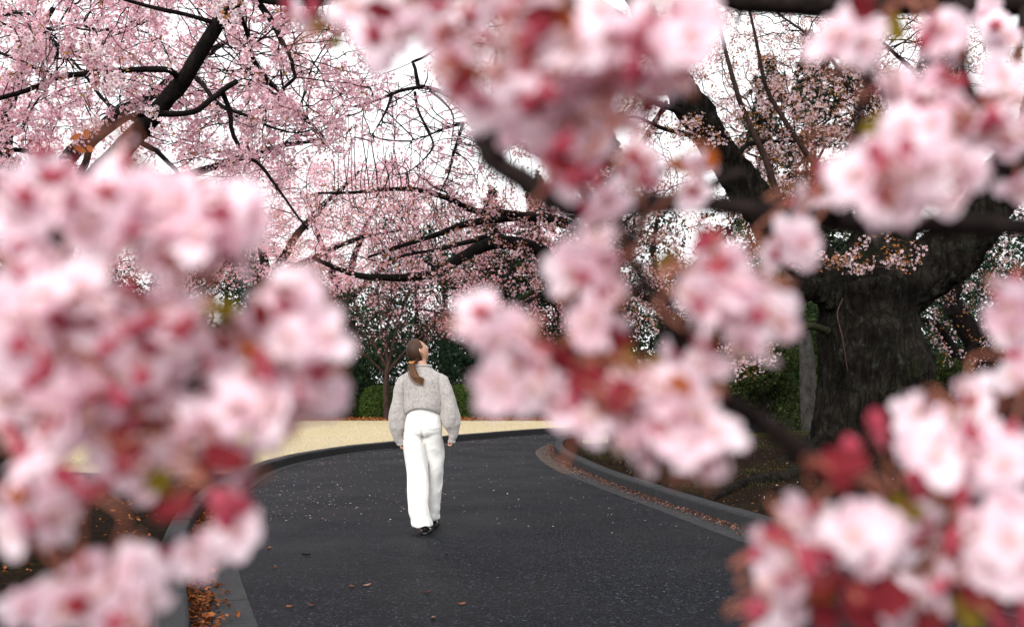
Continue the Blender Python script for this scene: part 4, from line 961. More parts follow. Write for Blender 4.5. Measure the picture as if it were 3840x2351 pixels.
hedge('dark clipped shrub behind the lawn, left of the others', 1130, 32.5, 1.0, .8, .95, DK)
hedge('long dark shrub at the far left behind the lawn', 780, 32.5, 1.6, .9, 1.05, DK, 9000)
hedge('dark shrub behind the lawn at the left edge', 200, 32.5, 2.2, .9, 1.1, DK, 9000)
hedge('low dark shrub across the road past the bend', 2330, 36, 1.6, .8, 1.0, DK, 8000)

def bush(label, px, Y, k, s):
    X = (px - 1920) / F * Y; r = empty('bush', (X, Y, ground_z(X, Y) - .1)); tag(r, label, 'bush', 'loose green bushes around the old cherry'); r.scale = (s,) * 3; r.rotation_euler[2] = random.random() * 6
    link('foliage', k[0], MATS['leaf_mass'], r)['kind'] = 'stuff'; link('stem', k[1], MATS['bark_dark'], r)
bush('loose green bush right of the massive old trunk', 3570, 22.5, BRO[3], .58)
bush('dark loose bush left of the grey trunk', 2860, 24, BRO[3], .75)
bush('small bush at the foot of the green tree left of the old trunk', 2740, 25, BRO[3], .5)
bush('bush at the right edge behind the leaning trunk', 3800, 23, BRO[3], .7)

# a stake-tied young trunk in the distance, left of the grey trunk
yt = Tree('young_tree', 'short pale split trunk standing on the grass left of the grey trunk', (6.85, 27.0, .2))
yt.limb([(6.98, 27, .1), (6.95, 27, .6), (6.85, 27, 1.1), (6.75, 27, 1.9), (6.8, 27, 2.8)], .13, .05, 'bark_grey', 'trunk', world=True, sides=10)
yt.limb([(7.2, 27.05, .1), (7.18, 27.05, .7), (7.15, 27.05, 1.6), (7.3, 27, 2.6)], .12, .05, 'bark_dark', 'stem', world=True, sides=10)
yt.crown(sample_regions([(2880, 1150, 150, 110, 26, 28, 80)]), .25, 2.2, .3, 30, .005, .03, 'bark_dark')
yt.leaves(yt.tips(3), 5, .2, .1, DARKG + MIDG, 'foliage')

# low slatted fence piece beside the kerb at the bend
def lowfence():
    r = empty('low_fence', (1.55, 18.6, .16)); tag(r, 'small pale slatted fence piece just inside the kerb at the bend', 'fence')
    r.rotation_euler[2] = .1
    for i in range(11):
        V = [(-.012, -.009, 0), (.012, -.009, 0), (.012, .009, 0), (-.012, .009, 0)]; V += [(x * .9, y * .9, .16) for x, y, z in V]
        o = link('slat', mesh_np('slat', V, [(0, 1, 5, 4), (1, 2, 6, 5), (2, 3, 7, 6), (3, 0, 4, 7), (4, 5, 6, 7)]), MATS['lawn'], r); o.location = (-.22 + i * .044, random.uniform(-.006, .006), 0)
    for z in (.05, .13):
        o = link('rail', mesh_np('rail', *tube([(-.25, .016, z), (0, .016, z), (.25, .016, z)], .009, 6)), MATS['lawn'], r)
lowfence()
# ------------------------------------------------------------------ the walking woman (seen from behind)
def _skin(k): k.principled(k.mix(k.noise(40, 3), (0.46, 0.24, 0.165), (0.56, 0.31, 0.22)), 0.5, None, 0.4)
M('skin', _skin)
def _wool(k):
    p = k.obj(); n = k.noise(140, 3, .8, p); n2 = k.noise(42, 4, .75, p)
    c = k.ramp(n2, [(0.28, (0.25, 0.222, 0.207)), (0.5, (0.38, 0.348, 0.332)), (0.75, (0.50, 0.47, 0.455))])
    k.principled(c, 0.95, k.bump(k.mix(.5, n, n2), 1.0, 0.010), 0.1, sheen=.3)
M('wool', _wool)
def _trouser(k):
    n = k.noise(9, 4, .6, k.obj())
    k.principled(k.mix(n, (0.66, 0.645, 0.62), (0.78, 0.77, 0.75)), 0.85, k.bump(k.noise(14, 3, .6, k.obj()), .35, .02), 0.15)
M('white_cotton', _trouser)
def _hair(k):
    a = k.n('ShaderNodeAttribute', attribute_name='t'); mp = k.n('ShaderNodeMapping'); mp.inputs['Scale'].default_value = (1, 1, .12); k.l(k.obj(), mp.inputs[0])
    n = k.noise(160, 3, .7, mp.outputs[0])
    c = k.mix(a.outputs['Fac'], (0.034, 0.016, 0.010), (0.20, 0.095, 0.045)); c = k.mix(n, k.mix(1.0, c, (.55, .55, .55), 'MULTIPLY'), k.mix(1.0, c, (1.5, 1.5, 1.5), 'MULTIPLY'))
    k.principled(c, 0.5, None, 0.22)
M('hair', _hair)
M('shoe_dark', _flat((0.012, 0.011, 0.012), 0, .5)); M('shoe_white', _flat((0.62, 0.60, 0.56))); M('scrunchie', _flat((0.50, 0.19, 0.05))); M('gold', _flat((0.65, 0.40, 0.10), 0, .3))

PX, PY = -0.77, 8.80
def ring_loft(rings, sides=32, wob=None):
    """rings: (cx, cy, z, rx, ry)"""
    R = crom([(a, b, c) for a, b, c, d, e in rings], 48); t = np.linspace(0, 1, 48)
    z0 = np.array([r[2] for r in rings]); S = np.concatenate([[0], np.cumsum(np.linalg.norm(np.diff(np.array([r[:3] for r in rings]), axis=0), axis=1))]); S /= S[-1]
    rx = np.interp(t, S, [r[3] for r in rings]); ry = np.interp(t, S, [r[4] for r in rings])
    a = np.linspace(0, 2 * np.pi, sides, endpoint=False)
    V = np.stack([R[:, None, 0] + rx[:, None] * np.cos(a), R[:, None, 1] + ry[:, None] * np.sin(a), np.broadcast_to(R[:, None, 2], (48, sides))], -1).reshape(-1, 3)
    i, j = np.meshgrid(np.arange(47), np.arange(sides), indexing='ij'); a0 = i * sides + j; a1 = i * sides + (j + 1) % sides
    Fc = np.stack([a0, a1, a1 + sides, a0 + sides], -1).reshape(-1, 4)
    for base, c in ((0, R[0]), (47 * sides, R[-1])):
        k = len(V); V = np.vstack([V, c[None]]); Fc = np.vstack([Fc, [[base + s, base + s + 1, base + (s + 2) % sides, k] for s in range(0, sides - 1, 2)]])
    return V, Fc

f = Vector((.71, .41, .57)).normalized(); upv = (Vector((0, 0, 1)) - f * f.z).normalized(); rt = f.cross(upv).normalized()
HC = Vector((-.062, .0, 1.585))
HM = Matrix((rt, f, upv)).transposed()
def hs_pt(x, y, z): return HC + HM @ Vector((x, y, z))
def head_shape(nu=44, nv=34, grow=0.0):
    V = []; Fc = []
    for i in range(nv + 1):
        th = math.pi * i / nv
        for j in range(nu):
            ph = 2 * math.pi * j / nu
            x, y, z = math.sin(th) * math.sin(ph), math.sin(th) * math.cos(ph), math.cos(th)
            X = x * .074; Y = y * .094; Z = z * .112
            if z < 0: X *= 1 - .30 * (-z) ** 1.3; Y *= 1 - .18 * (-z) if y < 0 else 1 - .06 * (-z)
            if y < 0 and z < -.3: Y *= .85
            fr = max(0, y) ** 3
            if grow == 0:
                nose = math.exp(-((x / .20) ** 2)) * math.exp(-(((z + .20) / .17) ** 2)) * fr; Y += .024 * nose
                Y += .007 * math.exp(-((x / .3) ** 2)) * math.exp(-(((z + .56) / .09) ** 2)) * fr
                Y += .010 * math.exp(-((x / .32) ** 2)) * math.exp(-(((z + .86) / .14) ** 2))
                Y -= .010 * (math.exp(-(((x - .36) / .17) ** 2)) + math.exp(-(((x + .36) / .17) ** 2))) * math.exp(-(((z - .02) / .12) ** 2)) * fr
                Y += .004 * math.exp(-(((z - .22) / .10) ** 2)) * fr
            V.append((X * (1 + grow), Y * (1 + grow), Z * (1 + grow)))
    for i in range(nv):
        for j in range(nu):
            a = i * nu + j; b = i * nu + (j + 1) % nu; Fc.append([a, a + nu, b + nu, b])
    return np.array(V), np.array(Fc)
body = Acc()
hv, hf = head_shape(); hw = np.array([tuple(hs_pt(*v)) for v in hv]); body.add(hw, hf)
# ears
for s in (1, -1):
    P = [hs_pt(s * .068, .006, .026), hs_pt(s * .080, -.004, .030), hs_pt(s * .085, -.010, .010), hs_pt(s * .079, -.004, -.012), hs_pt(s * .072, .006, -.028), hs_pt(s * .067, .008, -.030)]
    body.add(*tube(crom(P, 14), [.004, .008, .0095, .0085, .0065, .0065, .004][0:7] if False else np.interp(np.linspace(0, 1, 14), [0, .3, .6, 1], [.005, .010, .010, .006]), 8))
body.add(*tube(crom([(-.015, .01, 1.36), (-.020, .005, 1.43), (-.038, .008, 1.49), tuple(hs_pt(0, -.01, -.05))], 14), [.058, .056, .054, .053, .052, .052, .051, .05, .05, .05, .05, .05, .05, .05], 18))
body.add(*ring_loft([(-.015, .01, .86, .15, .10), (-.015, .01, .95, .152, .105), (-.015, .01, 1.08, .125, .092), (-.015, .01, 1.25, .145, .10), (-.015, .01, 1.35, .15, .09), (-.018, .01, 1.41, .07, .06)]))
LS, RS = (-.155, .0, 1.365), (.125, .0, 1.375)
LH, RH = (-.212, .012, .838), (.243, .012, .862)
for S, E, Hh in ((LS, (-.225, -.03, 1.08), LH), (RS, (.205, -.03, 1.10), RH)):
    body.add(*tube(crom([(S[0] * .5, S[1], S[2] - .06), (S[0], S[1], S[2] - .035), E, Hh], 24), np.interp(np.linspace(0, 1, 24), [0, .2, .55, .95, 1], [.036, .040, .036, .026, .026]), 12))
for Hh, sg in ((LH, 1), (RH, -1)):      # palms and curled fingers
    x, y, z = Hh
    body.add(*ring_loft([(x, y, z + .02, .020, .026), (x, y + .002, z - .015, .019, .034), (x, y + .006, z - .05, .017, .038), (x, y + .01, z - .082, .014, .036)], 16))
    for k, L in enumerate((.062, .070, .066, .052)):
        yy = y + .038 - k * .0185
        body.add(*tube(crom([(x, yy, z - .06), (x + sg * .002, yy + .003, z - .085 - L * .30), (x + sg * .020, yy + .004, z - .085 - L * .46), (x + sg * .036, yy + .003, z - .085 - L * .22)], 10), np.linspace(.0088, .0066, 10), 8))
    body.add(*tube(crom([(x + sg * .008, y + .030, z - .018), (x + sg * .022, y + .048, z - .045), (x + sg * .026, y + .050, z - .075), (x + sg * .030, y + .044, z - .098)], 10), np.linspace(.011, .0075, 10), 8))
LEGS = [[(-.085, .0, .90), (-.07, .0, .62), (-.058, -.015, .50), (-.024, -.09, .20), (.012, -.125, .075)], [(.065, .01, .90), (.078, .09, .62), (.078, .13, .50), (.058, .22, .20), (.042, .29, .075)]]
for l in LEGS: body.add(*tube(crom(l, 24), np.interp(np.linspace(0, 1, 24), [0, .3, .48, .65, 1], [.085, .066, .052, .05, .032]), 14))
for (x, y, z), dy in ((LEGS[0][-1], 0), (LEGS[1][-1], 0)):
    body.add(*tube([(x, y - .03, .05), (x, y + .04, .045), (x + .005, y + .12, .035), (x + .008, y + .19, .03)], [.032, .034, .036, .02], 12))
bm_ = evaluated_mesh(np.vstack(body.V), np.vstack(body.F), [('REMESH', dict(mode='VOXEL', voxel_size=.0052)), ('SMOOTH', dict(factor=.5, iterations=3))], 'person')
smooth_all(bm_)
person = link('person', bm_, MATS['skin']); person.location = (PX, PY, 0); person.scale = (.985, .985, .985)
tag(person, 'woman walking away in fuzzy grey sweater and wide white trousers, head tilted up', 'person')

# eyes, brows and lips on the face (turned away from the camera)
for s in (1, -1):
    e = hs_pt(s * .030, .083, .004); V, Fc = tube([tuple(e + HM @ Vector((0, d, 0))) for d in (-.010, -.006, 0, .004, .006)], [.004, .0095, .0105, .0065, .002], 10)
    link('eye', mesh_np('eye', V, Fc, True), MATS['shoe_white'], person)
    link('eyebrow', mesh_np('eyebrow', *tube([tuple(hs_pt(s * a, .087 - abs(a - .03) * .28, .030 + .003 * math.sin((a - .012) * 80))) for a in (.012, .022, .032, .042)], .0028, 6), True), MATS['hair'], person)
link('lips', mesh_np('lips', *tube([tuple(hs_pt(a, .094 - abs(a) * .35, -.063)) for a in (-.02, -.01, 0, .01, .02)], [.002, .005, .0055, .005, .002], 8), True), MATS['bud'], person)

# sweater
def folds(sc, amp, st=(1, 1, 1), off=0.0):
    def fn(c): return amp * noise.noise(Vector((c[0] * st[0], c[1] * st[1], c[2] * st[2])) * sc + Vector((off, 0, off)))
    return fn
tv, tf = ring_loft([(-.02, .008, 1.468, .070, .062), (-.02, .008, 1.463, .080, .072), (-.018, .008, 1.44, .084, .076), (-.017, .008, 1.418, .118, .088), (-.016, .005, 1.385, .168, .105), (-.016, .0, 1.33, .186, .120), (-.016, -.005, 1.22, .183, .130), (-.017, -.01, 1.12, .176, .138), (-.017, -.01, 1.055, .166, .138), (-.017, -.01, 1.03, .158, .134), (-.017, -.01, 1.028, .135, .112)])
zz = tv[:, 2]; m = zz < 1.12
tv[m, 2] += (1.12 - zz[m]) / .09 * .052 * np.clip(1 - ((tv[m, 0] + .017) / .16) ** 2, 0, 1) * (tv[m, 1] < .06) - .004
sw = evaluated_mesh(tv, tf, [('REMESH', dict(mode='VOXEL', voxel_size=.009)), ('SMOOTH', dict(factor=.5, iterations=4))], 'sweater')
displace(sw, lambda c: folds(5.5, .016, (1, 1, .5))(c) + folds(16, .005, (1, 1, .6), 4)(c) + folds(75, .0028, (1, 1, 1), 9)(c)); smooth_all(sw)
sweater = link('sweater', sw, MATS['wool'], person)
for pts, rr in (([(-.105, .0, 1.352), (-.168, -.002, 1.315), (-.214, -.008, 1.22), (-.232, -.012, 1.08), (-.240, -.008, .96), (-.240, 0, .875), (-.232, .006, .822), (-.216, .012, .785), (-.212, .014, .762)], [.052, .072, .074, .070, .078, .086, .080, .052, .031]),
                ([(.075, .0, 1.356), (.136, -.002, 1.320), (.180, -.008, 1.23), (.212, -.012, 1.09), (.238, -.008, .98), (.252, 0, .895), (.254, .006, .842), (.246, .012, .808), (.243, .014, .785)], [.052, .072, .076, .076, .084, .090, .082, .052, .031])):
    P = crom(pts, 46); V, Fc = tube(P, np.interp(np.linspace(0, 1, 46), np.linspace(0, 1, len(rr)), rr), 28)
    sm = evaluated_mesh(V, Fc, [('REMESH', dict(mode='VOXEL', voxel_size=.008)), ('SMOOTH', dict(factor=.5, iterations=3))], 'sleeve')
    displace(sm, lambda c: folds(9, .016, (1.3, 1.3, .45), pts[0][0])(c) + folds(22, .005, (1, 1, .6), 2)(c) + folds(75, .0028, (1, 1, 1), 9)(c)); smooth_all(sm)
    link('sleeve', sm, MATS['wool'], sweater)
    c = np.array(pts[-1]); link('cuff', mesh_np('cuff', *tube([tuple(c + [0, 0, .018]), tuple(c + [0, 0, .006]), tuple(c + [0, 0, -.008]), tuple(c + [0, 0, -.012])], [.033, .035, .034, .028], 18), True), MATS['wool'], sweater)
V, Fc = tube([(-.02 + .077 * math.cos(a), .008 + .068 * math.sin(a), 1.462 + .002 * math.sin(3 * a)) for a in np.linspace(0, 6.2832, 41)], .0095, 8, cap=False)
link('collar', mesh_np('collar', V, Fc, True), MATS['wool'], sweater)

# trousers
tr = Acc()
tr.add(*ring_loft([(-.012, .0, 1.10, .128, .100), (-.012, .0, 1.06, .138, .106), (-.012, -.004, .99, .158, .124), (-.012, -.008, .92, .170, .136), (-.012, -.006, .87, .168, .130), (-.012, 0, .835, .150, .105)]))
tr.add(*ring_loft([(-.088, -.01, .93, .080, .105), (-.090, -.008, .83, .090, .110), (-.080, -.008, .70, .094, .104), (-.062, -.02, .557, .097, .104), (-.048, -.055, .40, .092, .104), (-.030, -.10, .215, .085, .108), (-.008, -.120, .10, .088, .122), (.000, -.125, .060, .092, .128), (.002, -.125, .062, .070, .105)]))
tr.add(*ring_loft([(.066, .0, .93, .080, .105), (.070, .015, .83, .088, .108), (.080, .06, .70, .084, .104), (.083, .115, .557, .074, .100), (.074, .16, .40, .068, .098), (.058, .215, .215, .066, .100), (.046, .27, .10, .072, .115), (.042, .285, .066, .074, .12), (.042, .285, .062, .06, .1)]))
tm = evaluated_mesh(np.vstack(tr.V), np.vstack(tr.F), [('REMESH', dict(mode='VOXEL', voxel_size=.0075)), ('SMOOTH', dict(factor=.5, iterations=6))], 'trousers')
def trf(c):
    z = c[2]; k = 1 if z < .8 else .45
    ridge = 1 - abs(noise.noise(Vector((c[0] * 9 + z * 2.4, c[1] * 9, z * 3.2)))) * 2.2
    cr = -.016 * math.exp(-((c[0] + .008) / .011) ** 2) * (1 if .78 < z < .93 and c[1] < 0 else 0)
    pk = 0.003 * (1 if (.905 < z < .912 and c[1] < -.02 and (abs(c[0] + .10) < .055 or abs(c[0] - .085) < .055)) else 0)
    kn = .010 * math.sin(z * 60 + c[0] * 30) * math.exp(-((z - .12) / .07) ** 2)
    return .9 * k * (.015 * ridge * .6 + .012 * noise.noise(Vector((c[0] * 8, c[1] * 8, z * 3))) ) + cr + pk + kn * .3
displace(tm, trf); smooth_all(tm)
trousers = link('trousers', tm, MATS['white_cotton'], person)
for s, cx in ((-1, -.088), (1, .066)):   # back pockets: stitched patch edges
    P = [(cx - .040, -.118 - .012 * (s > 0), .906), (cx - .015, -.128, .903), (cx + .015, -.128, .903), (cx + .040, -.118 - .012 * (s < 0), .906)]
    link('pocket_edge', mesh_np('pocket_edge', *tube(crom(P, 10), .0028, 5), True), MATS['white_cotton'], trousers)
# shoes
for (x, y, z) in (LEGS[0][-1], LEGS[1][-1]):
    up_, so = Acc(), Acc()
    P = crom([(x + .010, y - .058, .052), (x + .012, y, .056), (x + .016, y + .09, .046), (x + .022, y + .17, .036), (x + .026, y + .212, .03)], 16)
    V, Fc = tube(P, np.interp(np.linspace(0, 1, 16), [0, .12, .5, .85, 1], [.022, .040, .044, .042, .020]), 16)
    V[:, 2] = np.maximum(V[:, 2], .018)
    sh = link('shoe', mesh_np('shoe', V, Fc, True), MATS['shoe_dark'], person)
    P[:, 2] = .012; V, Fc = tube(P, np.interp(np.linspace(0, 1, 16), [0, .12, .5, .85, 1], [.028, .046, .046, .046, .022]), 16); V[:, 2] = np.clip(V[:, 2], .001, .024)
    link('sole', mesh_np('sole', V, Fc, True), MATS['shoe_dark'], sh)
    V, Fc = tube(crom([(x + .010 + .046, y + .0, .040), (x + .012, y - .052, .070), (x + .010 - .040, y + .0, .040)], 12), .008, 8)
    link('heel_trim', mesh_np('heel_trim', V, Fc, True), MATS['shoe_white'], sh)

# hair
hv, hf = head_shape(56, 44, .085)
keep = []
def hairline(v):
    x, y, z = v
    if z > .02: return y < .050 + .10 * (z - .05) - .25 * max(0, abs(x) - .05)
    return y < -.012 + .55 * z * .2 and z > -.085 + .0 * x
ok = np.array([hairline(v) for v in hv])
fk = ok[hf].all(1); hv2 = hv.copy()
for i, v in enumerate(hv2):
    q = Vector(v); hv2[i] = v * (1 + .012 * noise.noise(Vector((q.x * 60, q.z * 14, q.y * 14))))
hw = np.array([tuple(hs_pt(*v)) for v in hv2])
me = mesh_np('hair', hw, hf[fk], True, None, np.clip(.12 + hv2[:, 1] * 1.5, 0, .35)); me.materials.append(MATS['hair'])
hair = link('hair', me, None, person)
sol = hair.modifiers.new('SOLIDIFY', 'SOLIDIFY'); sol.thickness = .006; sol.offset = 0
tie = Vector((-.108, -.095, 1.487))
# strands gathered towards the tie over the nape
acc = Acc(); tt = []
for i in range(70):
    a = random.uniform(-1.1, 1.1); b = random.uniform(-.04, .05)
    s0 = hs_pt(math.sin(a) * .074, -.085 * math.cos(a) * .95, b); s1 = hs_pt(math.sin(a) * .05, -.098 * math.cos(a * .6), -.05)
    acc.add(*tube(crom([s0, s1, tie + Vector((random.uniform(-.01, .01), random.uniform(-.01, .01), random.uniform(0, .012)))], 8), np.linspace(.0095, .007, 8), 5))
V = np.vstack(acc.V); me = mesh_np('nape_hair', V, np.vstack(acc.F), True, None, np.full(len(V), .18)); me.materials.append(MATS['hair']); link('nape_hair', me, None, hair)
acc = Acc(); tt = []
for i in range(110):
    j = Vector((random.gauss(0, 1), random.gauss(0, 1), 0)); e = random.uniform(.75, 1.05); sp = 1.0 if i < 100 else 1.8
    P = [tie + j * .007, tie + Vector((.008, -.022, -.055)) + j * .010 * sp, tie + Vector((.035, -.038, -.125)) + j * .013 * sp, tie + Vector((.072, -.03, -.170 * e)) + j * .013 * sp, tie + Vector((.108, -.02, -.205 * e)) + j * .006]
    V, Fc = tube(crom(P, 14), np.interp(np.linspace(0, 1, 14), [0, .4, .8, 1], [.0035, .0042, .003, .0008]), 5); acc.add(V, Fc); tt.append(np.repeat(np.linspace(.2, 1, 14), 5).tolist() + [0] * (len(V) - 70))
me = mesh_np('ponytail', np.vstack(acc.V), np.vstack(acc.F), True, None, np.concatenate(tt)); me.materials.append(MATS['hair']); link('ponytail', me, None, hair)
V, Fc = tube([tuple(tie + Vector((.017 * math.cos(a), .017 * math.sin(a), .005 * math.cos(2 * a) + .004 * math.sin(7 * a)))) for a in np.linspace(0, 6.2832, 25)], [.0095 + .0025 * math.sin(k * 2.1) for k in range(25)], 8, cap=False)
link('scrunchie', mesh_np('scrunchie', V, Fc, True), MATS['scrunchie'], person)
V, Fc = tube([tuple(hs_pt(.077, .006 + .008 * math.cos(a), -.040 + .010 * math.sin(a))) for a in np.linspace(0, 6.2832, 17)], .0016, 6, cap=False)
link('earring', mesh_np('earring', V, Fc, True), MATS['gold'], person)
# ------------------------------------------------------------------ blossoming twigs close to the camera
def petal_mesh(seed, L=.0195, W=.0088, lift=.45):
    nu, nv = 9, 6; V = []; T = []; Fc = []
    for i in range(nu + 1):
        u = i / nu
        w = W * math.sqrt(max(0, 1 - ((u - .60) / .60) ** 2)) if u < .60 else W * math.sqrt(max(.12, 1 - ((u - .60) / .43) ** 2))
        w = max(w, .0012)
        for j in range(nv + 1):
            v = -1 + 2 * j / nv
            notch = 1 - .10 * math.exp(-(v / .22) ** 2) * u ** 8
            n = noise.noise(Vector((u * 2.6 + seed * 7, v * 1.6, seed * 3)))
            V.append((w * v, L * u * notch, lift * L * u ** 1.4 - .22 * L * u ** 3 + .16 * W * v * v + .0022 * n * u + .0012 * math.sin(v * 5 + seed) * u ** 4)); T.append(u)
    for i in range(nu):
        for j in range(nv): a = i * (nv + 1) + j; Fc.append([a, a + 1, a + nv + 2, a + nv + 1])
    me = mesh_np('petal', V, Fc, True, None, T); me.materials.append(MATS['petal']); return me
PET = [petal_mesh(s, lift=l) for s, l in ((1, .30), (2, .45), (3, .6), (4, .8), (5, .38), (6, 1.0))]
def calyx_mesh():
    acc = Acc(); acc.add(*tube([(0, 0, -.011), (0, 0, -.009), (0, 0, -.004), (0, 0, .0), (0, 0, .001)], [.0012, .0026, .0034, .0040, .0030], 10))
    for i in range(5):
        a = 2 * math.pi * (i + .5) / 5; c, s = math.cos(a), math.sin(a); n = 5; V = []
        for k in range(n):
            u = k / (n - 1); w = .0024 * (1 - u ** 2) + .0002; r = .003 + .0055 * u; z = -.001 - .0015 * u
            V += [(r * c - w * s, r * s + w * c, z), (r * c + w * s, r * s - w * c, z)]
        acc.add(V, [[2 * k, 2 * k + 1, 2 * k + 3, 2 * k + 2] for k in range(n - 1)])
    me = acc.mesh('calyx'); me.materials.append(MATS['calyx']); return me
def stamen_mesh():
    acc = Acc()
    for i in range(16):
        a = random.random() * 6.283; q = random.uniform(.002, .0075); h = random.uniform(.007, .012)
        acc.add(*tube(crom([(0, 0, 0), (q * .4 * math.cos(a), q * .4 * math.sin(a), h * .6), (q * math.cos(a), q * math.sin(a), h)], 4), [.0003, .0003, .0003, .0008], 4))
    acc.add(*tube([(0, 0, -.001), (0, 0, .002), (0, 0, .003)], [.0028, .0024, .0008], 8))
    me = acc.mesh('flower'); me.materials.append(MATS['stamen']); return me
def bud_mesh():
    me = mesh_np('bud', *tube([(0, 0, -.001), (0, 0, .003), (0, 0, .008), (0, 0, .013), (0, 0, .016)], [.003, .0055, .0068, .0048, .0008], 12), True); me.materials.append(MATS['bud']); return me
def fleaf_mesh(mat, L, W):
    V = []; Fc = []; n = 9
    for i in range(n + 1):
        u = i / n; w = W * math.sin(math.pi * (u * .96 + .02)) ** .75 * (1 - .25 * u)
        for v in (-1, -.5, 0, .5, 1): V.append((w * v, L * u, .30 * abs(v) * w + .25 * L * u * u - .2 * L * u ** 3 + .0008 * math.sin(u * 30 + v * 3)))
    for i in range(n):
        for j in range(4): a = i * 5 + j; Fc.append([a, a + 1, a + 6, a + 5])
    me = mesh_np('leaf', V, Fc, True); me.materials.append(MATS[mat]); return me
CAL, STA, BUD = calyx_mesh(), stamen_mesh(), bud_mesh()
LF = {'r': fleaf_mesh('leaf_red', .034, .0105), 'o': fleaf_mesh('leaf_olive', .034, .0105), 'b': fleaf_mesh('leaf_bronze', .034, .010)}

